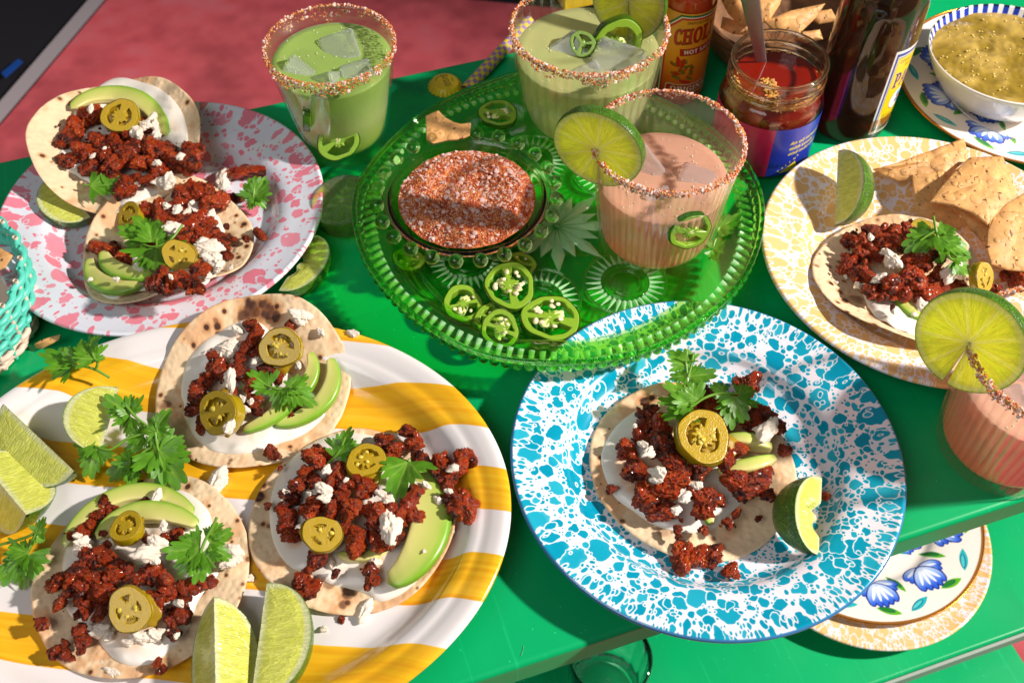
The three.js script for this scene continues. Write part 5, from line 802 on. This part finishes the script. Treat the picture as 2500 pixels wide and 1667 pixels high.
// ---------------------------------------------------------------- bottles and jar
// a label wrapped round a cylinder; u runs to the viewer's right, centred on the side facing the camera
function wrap(parent, name, R, y0, y1, off, span, tex, m) {
  const c = parent.position, front = Math.atan2(-c.z, -c.x);
  const g = gridGeo(80, 8, (u, v) => { const a = front - off - (u - 0.5) * span, r = typeof R === 'function' ? R(mix(y0, y1, v)) : R; return [r * Math.cos(a), mix(y0, y1, v), r * Math.sin(a)]; });
  return part(parent, name, g, m ?? mat(0xffffff, 0.35, { map: tex, side: THREE.DoubleSide, clearcoat: 0.3, clearcoatRoughness: 0.15 }));
}
{ // chili oil
  const t = thing('oil_jar', 'open glass jar of red chili oil with a pink and blue label', 'jar', V(0.2185, 0, -0.6695));
  const clear = glassThin(new THREE.Color().setRGB(0.98, 0.94, 0.86), { ior: 1.6 });
  part(t, 'glass', turned([[0, 0.001], [0.036, 0.0008], [0.0405, 0.003], [0.0425, 0.008], [0.0428, 0.04], [0.0425, 0.06], [0.0405, 0.0675], [0.0378, 0.071], [0.0374, 0.074], [0.039, 0.0765], [0.0378, 0.079], [0.0378, 0.0805], [0.0392, 0.083], [0.0378, 0.0855], [0.0378, 0.0905], [0.0388, 0.093], [0.0382, 0.096], [0.0368, 0.0966], [0.0355, 0.094], [0.035, 0.08], [0.0352, 0.072], [0.0385, 0.065], [0.0405, 0.058], [0.0407, 0.01], [0.038, 0.005], [0, 0.004]], 110, { smoothN: 90 }), clear);
  for (const [R, y] of [[0.0378, 0.0946], [0.0386, 0.0832], [0.0384, 0.0762]]) part(t, 'thread', new THREE.TorusGeometry(R, 0.0014, 10, 90).rotateX(Math.PI / 2).translate(0, y, 0), glassSolid(0xffffff));
  part(t, 'oil', turned([[0, 0.0045], [0.037, 0.0055], [0.0402, 0.011], [0.0402, 0.058], [0.038, 0.0645], [0.0346, 0.072], [0.0346, 0.0775], [0.033, 0.0772], [0.015, 0.077], [0, 0.077]], 90), mat(new THREE.Color().setRGB(0.2, 0.008, 0.002), 0.06, { clearcoat: 0.6, clearcoatRoughness: 0.03 }));
  part(t, 'oil_glow_band', turned([[0.0349, 0.0665], [0.0352, 0.071], [0.0352, 0.0762], [0.0349, 0.0764]], 90, { col: (a, r, y) => { const k = 0.6 + 0.5 * fbm(a * 30, y * 900, 2, 2); return [0.75 * k, 0.3 * k, 0.03 * k]; } }), mat(0xffffff, 0.3, { vertexColors: true, side: THREE.DoubleSide }));  // sesame sediment; its orange paints the glow of light through thin oil
  const lab = canvasTex(1536, 320, (x, w, h) => {
    const x0 = w * 0.54; x.fillStyle = 'rgb(196,18,84)'; x.fillRect(0, 0, w, h); x.fillStyle = 'rgb(36,52,164)'; x.fillRect(x0, 0, w * 0.235, h);
    x.fillStyle = 'rgb(232,70,180)'; x.fillRect(x0 + w * 0.225, 0, w * 0.02, h);
    x.fillStyle = 'rgb(236,214,40)'; x.font = 'italic bold 29px sans-serif'; x.save(); x.translate(x0 + 84, 112); x.rotate(-0.02);
    x.fillText('An oil infused', 0, 0); x.fillText('with seeds', 0, 36); x.fillText('and mild chili', 0, 72); x.restore();
    x.beginPath(); x.moveTo(x0 + 60, 300); x.lineTo(x0 + 166, 300); x.lineTo(x0 + 140, 238); x.closePath(); x.fill();
    x.font = 'bold 18px sans-serif'; [...'CALIMA'].forEach((c, i) => x.fillText(c, x0 + 52 + i * 18, 290 - i * 16));
  });
  wrap(t, 'label', 0.0431, 0.007, 0.0575, 0, Math.PI * 2, lab);
  const sg = new THREE.SphereGeometry(1, 8, 6).scale(1, 0.5, 0.6), im = new THREE.InstancedMesh(sg, mat(0xffffff, 0.4), 330), mx = new THREE.Matrix4(), q = new THREE.Quaternion(), e = new THREE.Euler(); seed = 41; let ns = 0;
  for (let i = 0; i < 330; i++) { let a, r, y; const s = rr(0.0009, 0.0013); if (i < 150) { a = rr(0, 6.28); r = 0.0342 - 0.006 * rnd() ** 2 * (0.5 + 0.5 * Math.sin(a * 2)); y = 0.0777; if (noise3(a * 2, 1, 1) < -0.2) continue; } else if (i < 230) { const u = rnd(); a = 0; r = 0; y = 0.0779; } else { a = rr(0, 6.28); r = 0.0352; y = rr(0.07, 0.0765); }
    const p = i >= 150 && i < 230 ? V(-0.008 + rr(-0.004, 0.005), y, rr(0.002, 0.028)).add(V(rr(-0.003, 0.003), 0, 0)) : V(r * Math.cos(a), y, r * Math.sin(a));
    e.set(rr(-0.3, 0.3), rr(0, 6), rr(-0.3, 0.3)); im.setMatrixAt(ns, mx.compose(p, q.setFromEuler(e), V(s * 1.5, s, s))); im.setColorAt(ns++, new THREE.Color().setRGB(rr(0.6, 0.75), rr(0.28, 0.42), rr(0.05, 0.12))); }
  im.count = ns; im.name = 'sesame_seeds'; im.userData.kind = 'stuff'; t.add(im);
  const sp = thing('spoon', 'steel spoon standing in the chili oil jar', 'spoon', at(1860, 150, 0.077));
  const top = along(1822, -60, 0.8).sub(sp.position), dir = top.clone().normalize(), L = top.length(), side = V(1, 0, 0).addScaledVector(dir, -dir.x).normalize(), nn = dir.clone().cross(side).normalize();
  part(sp, 'handle', gridGeo(24, 20, (u, v) => { const a = u * Math.PI * 2, w = mix(0.0036, 0.0078, v), p = dir.clone().multiplyScalar(mix(-0.02, L, v)).addScaledVector(side, w * Math.cos(a)).addScaledVector(nn, 0.0011 * Math.sin(a)); return [p.x, p.y, p.z]; }, { closeU: true }), mat(cS(150, 150, 152), 0.36, { metalness: 0.75 }));
}
{ // beer
  const t = thing('beer_bottle', 'brown glass beer bottle with a yellow label, between the jar and the salsa', 'bottle', V(0.3025, 0, -0.7035));
  part(t, 'glass', turned([[0, 0.003], [0.02, 0.001], [0.029, 0.0005], [0.0325, 0.003], [0.0338, 0.008], [0.0338, 0.05], [0.0338, 0.118], [0.0325, 0.135], [0.026, 0.16], [0.0165, 0.185], [0.0145, 0.21], [0.014, 0.235], [0.015, 0.238], [0, 0.239]], 110, { smoothN: 70 }), new THREE.MeshPhysicalMaterial({ color: new THREE.Color().setRGB(0.85, 0.4, 0.2), roughness: 0.02, transmission: 0.97, thickness: 0.05, ior: 1.45, attenuationColor: new THREE.Color().setRGB(0.45, 0.08, 0.012), attenuationDistance: 0.02, clearcoat: 0.4 }));
  const lab = canvasTex(1024, 1024, (x, w, h) => {
    x.fillStyle = 'rgb(226,224,220)'; x.fillRect(0, 0, w, h); x.fillStyle = 'rgb(34,52,150)'; x.fillRect(28, 34, w - 56, h - 68); x.fillStyle = 'rgb(226,224,220)'; x.fillRect(58, 68, w - 116, h - 136); x.fillStyle = 'rgb(40,60,150)'; x.fillRect(70, 82, w - 140, h - 164);
    x.fillStyle = 'rgb(238,206,18)'; x.fillRect(76, 90, w - 152, h - 180);
    x.fillStyle = 'rgb(120,96,20)'; x.font = 'bold 58px sans-serif'; x.fillText('CERVEZA', 120, 165); x.fillText('BEER', 230, 225);
    x.fillStyle = 'rgb(205,96,60)'; x.font = 'bold 250px serif'; x.save(); x.scale(0.78, 1); x.fillText('PACIFICO', 160, 470); x.fillStyle = 'rgb(34,48,140)'; x.fillText('PACIFICO', 150, 462); x.restore();
    x.fillStyle = 'rgb(236,236,240)'; x.beginPath(); x.ellipse(330, 640, 150, 120, -0.2, 0, 7); x.fill(); x.lineWidth = 8; x.strokeStyle = 'rgb(150,110,80)'; x.stroke();
    x.fillStyle = 'rgb(60,170,220)'; x.fillRect(300, 560, 110, 60); x.fillStyle = 'rgb(214,70,60)'; x.fillRect(330, 612, 90, 40); x.fillStyle = 'rgb(40,60,160)'; x.fillRect(310, 660, 100, 40);
    x.strokeStyle = 'rgb(150,120,20)'; x.lineWidth = 4; for (let i = 0; i < 11; i++) { x.beginPath(); x.moveTo(110, 800 + i * 11); x.lineTo(620 - (i % 3) * 40, 800 + i * 11); x.stroke(); }
  });
  wrap(t, 'label', 0.0341, 0.0125, 0.0985, 1.62, 1.9, lab);
}
{ // hot sauce
  const t = thing('sauce_bottle', 'hot sauce bottle with an orange label, behind the pink drink', 'bottle', V(0.1545, 0, -0.7475));
  part(t, 'glass', turned([[0, 0.001], [0.018, 0.0005], [0.0215, 0.003], [0.0222, 0.008], [0.0222, 0.1], [0.0205, 0.112], [0.013, 0.13], [0.0115, 0.15], [0, 0.151]], 80, { smoothN: 50 }), mat(new THREE.Color().setRGB(0.5, 0.05, 0.01), 0.08, { clearcoat: 0.6 }));
  const lab = canvasTex(1536, 1100, (x, w, h) => {
    const g = x.createLinearGradient(0, 0, 0, h); g.addColorStop(0, 'rgb(232,160,40)'); g.addColorStop(0.55, 'rgb(236,150,30)'); g.addColorStop(1, 'rgb(222,50,20)'); x.fillStyle = g; x.fillRect(0, 0, w, h);
    const L = 560; const border = (d, c, lw) => { x.strokeStyle = c; x.lineWidth = lw; x.beginPath(); x.moveTo(L + d, h); x.lineTo(L + d, 210 + d * 0.3); x.lineTo(L + 170 + d * 0.4, 30 + d); x.lineTo(L + 640, 30 + d); x.stroke(); };
    border(0, 'rgb(16,104,52)', 22); border(18, 'rgb(240,236,226)', 14); border(36, 'rgb(206,28,30)', 24);
    x.fillStyle = 'rgb(60,36,10)'; x.font = 'bold 44px serif'; x.fillText('IMPORTED', L + 235, 125);
    x.font = 'bold 210px serif'; x.save(); x.translate(L + 120, 390); x.transform(0.62, -0.1, 0, 1.2, 0, 0); x.lineWidth = 16; x.strokeStyle = 'rgb(70,10,10)'; x.strokeText('CHOLULA', 0, 0); x.fillStyle = 'rgb(206,20,24)'; x.fillText('CHOLULA', 0, 0); x.restore();
    x.save(); x.translate(L + 240, 440); x.rotate(-0.1); x.fillStyle = 'rgb(176,20,22)'; x.fillRect(-40, -10, 560, 92); x.fillStyle = 'rgb(245,236,220)'; x.font = 'bold 72px sans-serif'; x.fillText('HOT SAUCE', 0, 62); x.restore();
    seed = 12; for (let i = 0; i < 46; i++) { const px = L + 190 + rr(-60, 170), py = 700 + rr(-130, 130); x.fillStyle = i % 3 ? `rgba(${70 + rr(0, 50) | 0},${80 + rr(0, 40) | 0},30,.8)` : 'rgba(190,30,20,.9)'; x.beginPath(); x.ellipse(px, py, rr(10, 34), rr(8, 26), rr(0, 3), 0, 7); x.fill(); }
    x.fillStyle = 'rgb(206,24,20)'; for (const [px, py, a] of [[L + 200, 600, 1.4], [L + 250, 620, 1.7], [L + 300, 860, 0.3]]) { x.beginPath(); x.ellipse(px, py, 70, 22, a, 0, 7); x.fill(); }
    x.fillStyle = 'rgb(198,26,24)'; x.beginPath(); x.roundRect(L + 100, 900, 520, 120, 40); x.fill(); x.lineWidth = 8; x.strokeStyle = 'rgb(245,232,210)'; x.stroke(); x.fillStyle = 'rgb(250,240,222)'; x.font = 'bold 92px serif'; x.fillText('ORIGINAL', L + 150, 992);
    x.fillStyle = 'rgb(70,40,10)'; for (let i = 0; i < 26; i++) x.fillRect(L - 120, 620 + i * 9 + (i * 7 % 5), 60, 3 + (i * 5 % 4)); for (let i = 0; i < 9; i++) x.fillRect(L - 50 + (i % 2) * 8, 560 + i * 36, 12, 26);
  });
  wrap(t, 'label', 0.0234, 0.01, 0.099, -0.05, 5.6, lab);
}
{ // the salsa bowl
  const c = V(0.4395, 0.0, -0.7305), t = thing('salsa_bowl', 'white bowl with blue rim stripes, full of green salsa', 'bowl', V(c.x, 0.006, c.z));
  const tex = canvasTex(1024, 128, (x, w, h) => { x.fillStyle = 'rgb(232,228,220)'; x.fillRect(0, 0, w, h); for (let i = 0; i < 46; i++) { const g = x.createLinearGradient(0, 0, 0, h); g.addColorStop(0.25, 'rgb(20,30,70)'); g.addColorStop(0.4, 'rgb(30,56,160)'); g.addColorStop(0.7, 'rgba(60,100,200,.75)'); x.fillStyle = g; x.fillRect(i * w / 46, h * 0.22, w / 92, h * 0.5); } });
  const pr = [[0, 0.004], [0.035, 0.004], [0.05, 0.016], [0.06, 0.031], [0.066, 0.0405], [0.0682, 0.0445], [0.0695, 0.0462], [0.0706, 0.0448], [0.069, 0.041], [0.062, 0.027], [0.052, 0.012], [0.036, 0.001], [0, 0.001]];
  part(t, 'bowl', turned(pr, 130, { uv: 'wrap' }), mat(0xffffff, 0.15, { map: (() => { const q = canvasTex(1024, 512, (x, w, h) => { x.fillStyle = 'rgb(232,228,220)'; x.fillRect(0, 0, w, h); for (let i = 0; i < 46; i++) { const y = (v) => h - v * h; x.fillStyle = 'rgb(34,60,168)'; x.fillRect(i * w / 46, y(0.43), w / 88, h * 0.13); x.fillStyle = 'rgb(18,24,60)'; x.fillRect(i * w / 46, y(0.5), w / 88, h * 0.07); } }); return q; })(), clearcoat: 0.4 }));
  part(t, 'salsa', gridGeo(140, 40, (u, v) => { const a = u * Math.PI * 2, r = 0.0655 * v, x = r * Math.cos(a), z = r * Math.sin(a), n = fbm(x * 70, z * 70, 2, 4), n2 = fbm(x * 240, z * 240, 7, 3), w = sm(-0.3, 0.4, n); return [x, 0.0395 + 0.0026 * n + 0.001 * n2, z, mix(0.26, 0.46, w) + 0.09 * n2, mix(0.17, 0.31, w) + 0.06 * n2, mix(0.02, 0.07, w)]; }, { closeU: true, flip: true }), mat(0xffffff, 0.22, { vertexColors: true, clearcoat: 0.4, clearcoatRoughness: 0.15 }));
  seed = 61; const sd = []; for (let i = 0; i < 120; i++) { const a = rr(0, 6.28), r = 0.063 * Math.sqrt(rnd()), s = rr(0.0005, 0.001), q = new THREE.SphereGeometry(s, 6, 5).scale(1.2, 0.6, 1); q.translate(r * Math.cos(a), 0.0402 + 0.0016 * fbm(r * Math.cos(a) * 70, r * Math.sin(a) * 70, 2, 4), r * Math.sin(a)); sd.push(q); }
  part(t, 'seeds', mergeGeometries(sd), mat(cS(226, 200, 110), 0.3), null, 'stuff');
}
// ---------------------------------------------------------------- cap, straw, chips, bowls
{
  const p = at(1086, 203, 0.004), t = thing('bottle_cap', 'yellow crown cap with black lettering, lying on the green table', 'bottle cap', V(p.x, 0, p.z)), R = 0.0155;
  const crown = turned([[0, 0.0066], [0.0095, 0.0066], [0.0122, 0.0058], [0.0136, 0.0042], [0.0158, 0.0004], [0.0152, 0.0003], [0.0132, 0.0036], [0.0118, 0.005], [0.009, 0.0056], [0, 0.0056]], 210, { smoothN: 30, mod: (a, r, y) => [r * (1 + 0.045 * Math.cos(21 * a) * sm(0.0055, 0.001, y)), y], uv: planarUV(0.0165) });
  const tex = canvasTex(512, 512, (x, w) => { x.fillStyle = 'rgb(250,212,40)'; x.fillRect(0, 0, w, w); x.translate(w / 2, w / 2); x.rotate(-1.22); x.fillStyle = 'rgb(30,28,20)'; x.font = 'bold 74px sans-serif'; x.textAlign = 'center'; x.fillText('PACIFICO', 0, 34, 250); x.fillRect(-125, 50, 250, 9); x.font = 'bold 28px sans-serif'; x.fillText('CLARA', 0, 120); for (let i = 0; i < 24; i++) { x.save(); x.rotate(-2.2 + i * 0.075); x.fillText('CERVEZA IMPORTADA MEXICO'[i], 0, -122); x.restore(); } });
  part(t, 'crown', crown, mat(0xffffff, 0.28, { map: tex, clearcoat: 0.5 })); t.rotation.y = 0.0;
  const a = at(1136, 222, 0.0062), b = at(1292, 52, 0.0062), L = a.distanceTo(b);
  const st = solo('straw', new THREE.CylinderGeometry(0.0058, 0.0058, L, 32, 1, true), mat(0xffffff, 0.6, { side: THREE.DoubleSide, map: canvasTex(256, 1024, (x, w, h) => { for (let i = 0; i < 8; i++) for (let j = 0; j < 26; j++) { x.fillStyle = (i + j) % 2 ? 'rgb(222,196,44)' : 'rgb(150,116,176)'; x.fillRect(i * 32, j * h / 26, 33, h / 26 + 1); } }) }), 'paper straw checked in yellow and purple, lying behind the tray', 'straw');
  st.position.copy(a).add(b).multiplyScalar(0.5); st.quaternion.setFromUnitVectors(up, b.clone().sub(a).normalize()); st.rotateY(0.5);
}
const chipTex = dataTex(512, (x, y) => { const a = fbm(x * 9, y * 9, 2, 4), b = fbm(x * 40, y * 40, 5, 3), s = 0.9 * sm(0.8, 0.88, noise3(x * 26, y * 26, 8) + 0.3 * b), k = 1 + 0.16 * a + 0.1 * b; return [mix(212 * k, 84, s), mix(158 * k, 50, s), mix(96 * k, 24, s)]; });
const chipBump = greyTex(512, (x, y) => { let q = 0.3 + 0.12 * fbm(x * 40, y * 40, 1, 3); for (const [s, k] of [[7, 1], [13, 4]]) for (let i = -1; i <= 1; i++) for (let j = -1; j <= 1; j++) { const X = Math.floor(x * s) + i, Y = Math.floor(y * s) + j, d = Math.hypot(x * s - X - hash(X, Y, k), y * s - Y - hash(X, Y, k + 1)), r = 0.2 + 0.35 * hash(X, Y, k + 2); if (hash(X, Y, k + 3) > 0.7) q = Math.max(q, 0.35 + 0.5 * Math.sqrt(Math.max(0, 1 - (d / r) ** 2))); } return q; });
const chipMat = mat(0xffffff, 0.55, { map: chipTex, bumpMap: chipBump, bumpScale: 0.0013 });
function chip(label, k, pts, { dome = 0.004, group, cat = 'tortilla chip', name = 'tortilla_chip', tx = 0, blister = 0.0005 } = {}) {
  const w = pts.map(([x, y, h]) => k ? at(...cu(k, x, y), h) : at(x, y, h)), c = w.reduce((s, q) => s.add(q), V(0, 0, 0)).divideScalar(w.length);
  const sdc = pts[0][0] * 0.01, g = patchGeo(w.map((q) => q.clone().sub(c)), { dome, thick: 0.0012, rings: 22, n: 110, sharp: true, bump: (t, a, p) => 0.0006 * fbm(p.x * 120 + sdc, p.z * 120, sdc, 2) + blister * Math.max(0, fbm(p.x * 75 + sdc, p.z * 75, sdc + 3, 2) - 0.12) * sm(1, 0.85, t) * 4, lip: 0.6 });
  const P = g.attributes.position, U = g.attributes.uv, n = V(0, 0, 0); w.forEach((q, i) => n.add(q.clone().sub(c).cross(w[(i + 1) % w.length].clone().sub(c)))); n.normalize();
  const e1 = V(1, 0.1, 0).cross(n).normalize(), e2 = n.clone().cross(e1); for (let i = 0; i < P.count; i++) { const q = V().fromBufferAttribute(P, i); U.setXY(i, q.dot(e1) / 0.08 + sdc, q.dot(e2) / 0.08 + sdc * 2); }
  const m = solo(name, g, chipMat, label, cat, group); m.position.copy(c); return m;
}
const G1 = 'tortilla chips on the tan plate';
chip('long blistered chip lying across the back rim of the tan plate', 'f', [[705, 205, 0.03], [840, 170, 0.032], [1060, 90, 0.032], [1258, 16, 0.034], [1270, 70, 0.034], [1282, 145, 0.03], [1160, 240, 0.026], [1000, 275, 0.022], [850, 278, 0.02], [750, 232, 0.024]], { group: G1, dome: 0.003, blister: 0.0012 });
chip('narrow pale chip between the two big chips on the tan plate', 'f', [[940, 238, 0.026], [1040, 232, 0.028], [1128, 216, 0.03], [1146, 245, 0.028], [1060, 400, 0.018], [1160, 480, 0.014], [1280, 540, 0.011], [1150, 585, 0.01], [1010, 565, 0.012], [960, 420, 0.018]], { group: G1, dome: 0.002 });
chip('large speckled chip lying on top of the others on the tan plate', 'f', [[1050, 402, 0.034], [1110, 320, 0.036], [1180, 240, 0.037], [1290, 135, 0.036], [1400, 128, 0.036], [1492, 130, 0.034], [1540, 230, 0.033], [1578, 355, 0.032], [1490, 440, 0.034], [1402, 540, 0.034], [1310, 470, 0.036], [1190, 420, 0.037]], { group: G1, dome: 0.0045, blister: 0.0005 });
chip('chip under the large speckled chip on the tan plate', 'f', [[1190, 420, 0.02], [1290, 430, 0.02], [1420, 500, 0.022], [1400, 600, 0.018], [1370, 645, 0.015], [1290, 560, 0.016]], { group: G1, dome: 0.002 });
chip('rounded chip at the right edge on the tan plate', 'f', [[1625, 350, 0.034], [1540, 400, 0.034], [1450, 470, 0.034], [1400, 580, 0.031], [1392, 680, 0.028], [1420, 780, 0.024], [1520, 815, 0.022], [1640, 830, 0.022], [1760, 800, 0.022], [1800, 600, 0.028], [1740, 420, 0.032]], { group: G1, dome: 0.0035 });
chip('broken chip lying on the tray behind the salt dish', 't', [[342, 200, 0.05], [372, 185, 0.051], [408, 170, 0.052], [440, 205, 0.051], [490, 232, 0.05], [530, 242, 0.05], [578, 236, 0.05], [572, 300, 0.046], [530, 320, 0.044], [440, 330, 0.043], [380, 345, 0.042], [345, 320, 0.044]], { dome: 0.001, cat: 'chip fragment' });
chip('small chip fragment on the green table below the pink plate', 'l', [[248, 180, 0.008], [300, 150, 0.01], [360, 130, 0.011], [445, 108, 0.012], [430, 150, 0.01], [380, 178, 0.008], [300, 218, 0.004], [260, 210, 0.004]], { dome: 0.001, cat: 'chip fragment' });
chip('tip of a chip sticking out of the turquoise basket', null, [[-60, 596, 0.06], [-10, 600, 0.06], [28, 622, 0.06], [10, 652, 0.056], [-30, 672, 0.052], [-80, 682, 0.05]], { dome: 0.002 });
{ // the chip bowl at the back
  const c = at(1890, 125, 0), t = thing('chip_bowl', 'brown stone bowl heaped with tortilla chips, behind the jar', 'bowl', c);
  const stone = mat(0xffffff, 0.85, { map: dataTex(256, (x, y) => { const k = 1 + 0.4 * fbm(x * 24, y * 24, 1, 4); return [118 * k, 82 * k, 52 * k]; }), bumpMap: grainBump, bumpScale: 0.002 });
  part(t, 'bowl', turned([[0, 0.006], [0.04, 0.008], [0.058, 0.02], [0.066, 0.038], [0.0685, 0.045], [0.071, 0.0462], [0.0735, 0.044], [0.072, 0.034], [0.064, 0.014], [0.045, 0.001], [0, 0]], 90, { smoothN: 40 }), stone);
  const G2 = 'tortilla chips in the stone bowl', mk = (l, p, d) => chip(l, null, p, { group: G2, dome: d });
  mk('pale folded chip at the left of the stone bowl', [[1752, -20, 0.06], [1840, -30, 0.06], [1850, 30, 0.055], [1838, 66, 0.05], [1802, 56, 0.05], [1778, 30, 0.055]], 0.012);
  mk('orange chip standing behind the spoon in the stone bowl', [[1838, -30, 0.075], [1920, -40, 0.075], [1905, 10, 0.068], [1880, 48, 0.06], [1850, 62, 0.055], [1842, 20, 0.065]], 0.006);
  mk('pointed chip lying across the front of the stone bowl', [[1868, 52, 0.06], [1930, 26, 0.062], [2016, 8, 0.062], [1990, 46, 0.056], [1952, 82, 0.05], [1890, 74, 0.052]], 0.004);
  mk('chip at the right of the stone bowl beside the beer bottle', [[1976, 30, 0.05], [2030, 22, 0.05], [2046, 50, 0.046], [2000, 58, 0.044], [1980, 48, 0.046]], 0.003);
  mk('dark chip deep in the front of the stone bowl', [[1955, 78, 0.045], [2002, 72, 0.045], [2010, 96, 0.04], [1970, 104, 0.038], [1940, 96, 0.04]], 0.004);
  mk('chip lying under the pale folded chip of the stone bowl', [[1765, 40, 0.046], [1800, 52, 0.046], [1850, 70, 0.044], [1830, 84, 0.04], [1790, 82, 0.04], [1760, 66, 0.042]], 0.003);
}
{ // the woven basket at the left edge
  const c = at(-150, 800, 0), t = thing('woven_basket', 'turquoise woven basket cut by the left photo edge', 'basket', c), teal = mat(cS(92, 206, 184), 0.4), pale = mat(cS(232, 206, 186), 0.5);
  const e = at(38, 790, 0.03), R0 = Math.hypot(e.x - c.x, e.z - c.z) - 0.004;
  for (let i = 0; i < 8; i++) { const y = 0.006 + i * 0.0062, p = []; for (let k = 0; k < 160; k++) { const a = k / 160 * Math.PI * 2, w = 0.0016 * Math.sin(a * 22 + i * Math.PI); p.push(V((R0 + i * 0.0006 + w) * Math.cos(a), y, (R0 + i * 0.0006 + w) * Math.sin(a))); } part(t, 'strand', new THREE.TubeGeometry(new THREE.CatmullRomCurve3(p, true), 320, 0.0026, 7, true), i < 2 ? pale : teal); }
  for (let k = 0; k < 44; k++) { const a = k / 44 * Math.PI * 2; part(t, 'stake', tube([V(R0 * Math.cos(a), 0.002, R0 * Math.sin(a)), V((R0 + 0.003) * Math.cos(a), 0.03, (R0 + 0.003) * Math.sin(a)), V((R0 + 0.004) * Math.cos(a), 0.054, (R0 + 0.004) * Math.sin(a))], 0.0019, 8, 6), k % 2 ? teal : pale); }
  part(t, 'base', new THREE.CylinderGeometry(R0, R0, 0.003, 48).translate(0, 0.003, 0), pale);
}
{ // yellow carton behind the pale drink
  const c = at(1425, 40, 0), t = thing('carton', 'yellow carton seen through the rim of the pale green drink', 'carton', V(c.x, 0, c.z - 0.03));
  part(t, 'box', new RoundedBoxGeometry(0.05, 0.06, 0.03, 3, 0.002).translate(0, 0.03, 0), mat(0xffffff, 0.5, { map: canvasTex(256, 256, (x, w) => { x.fillStyle = 'rgb(224,184,20)'; x.fillRect(0, 0, w, w); x.strokeStyle = 'rgb(170,130,20)'; x.lineWidth = 2; for (let i = 0; i < 14; i++) { x.beginPath(); x.ellipse(130, 130, 10 + i * 9, 16 + i * 11, 0.2, 0, 7); x.stroke(); } }) })); t.rotation.y = 0.3;
}
{ // the faceted glass on the bench
  const y0 = -0.357, c = at(1492, 1602, y0 + 0.1), t = thing('water_glass', 'empty faceted glass standing on the bench under the table edge', 'glass', V(c.x, y0, c.z));
  const g = turned([[0, 0.001], [0.029, 0.0005], [0.0315, 0.004], [0.0335, 0.03], [0.0355, 0.062], [0.0362, 0.09], [0.0358, 0.1], [0.0345, 0.1005], [0.0335, 0.097], [0.0322, 0.06], [0.0295, 0.02], [0.026, 0.014], [0, 0.012]], 160, { smoothN: 70, mod: (a, r, y, j) => { const k = j < 0.5 ? sm(0.092, 0.078, y) : 0, s = Math.PI / 9, f = ((a % s) + s) % s - s / 2; return [r * mix(1, Math.cos(s / 2) / Math.cos(f) * 1.01, k), y]; } });
  part(t, 'glass', g, glassSolid(0xffffff, { ior: 1.5 }));
}
renderer.render(scene, camera);
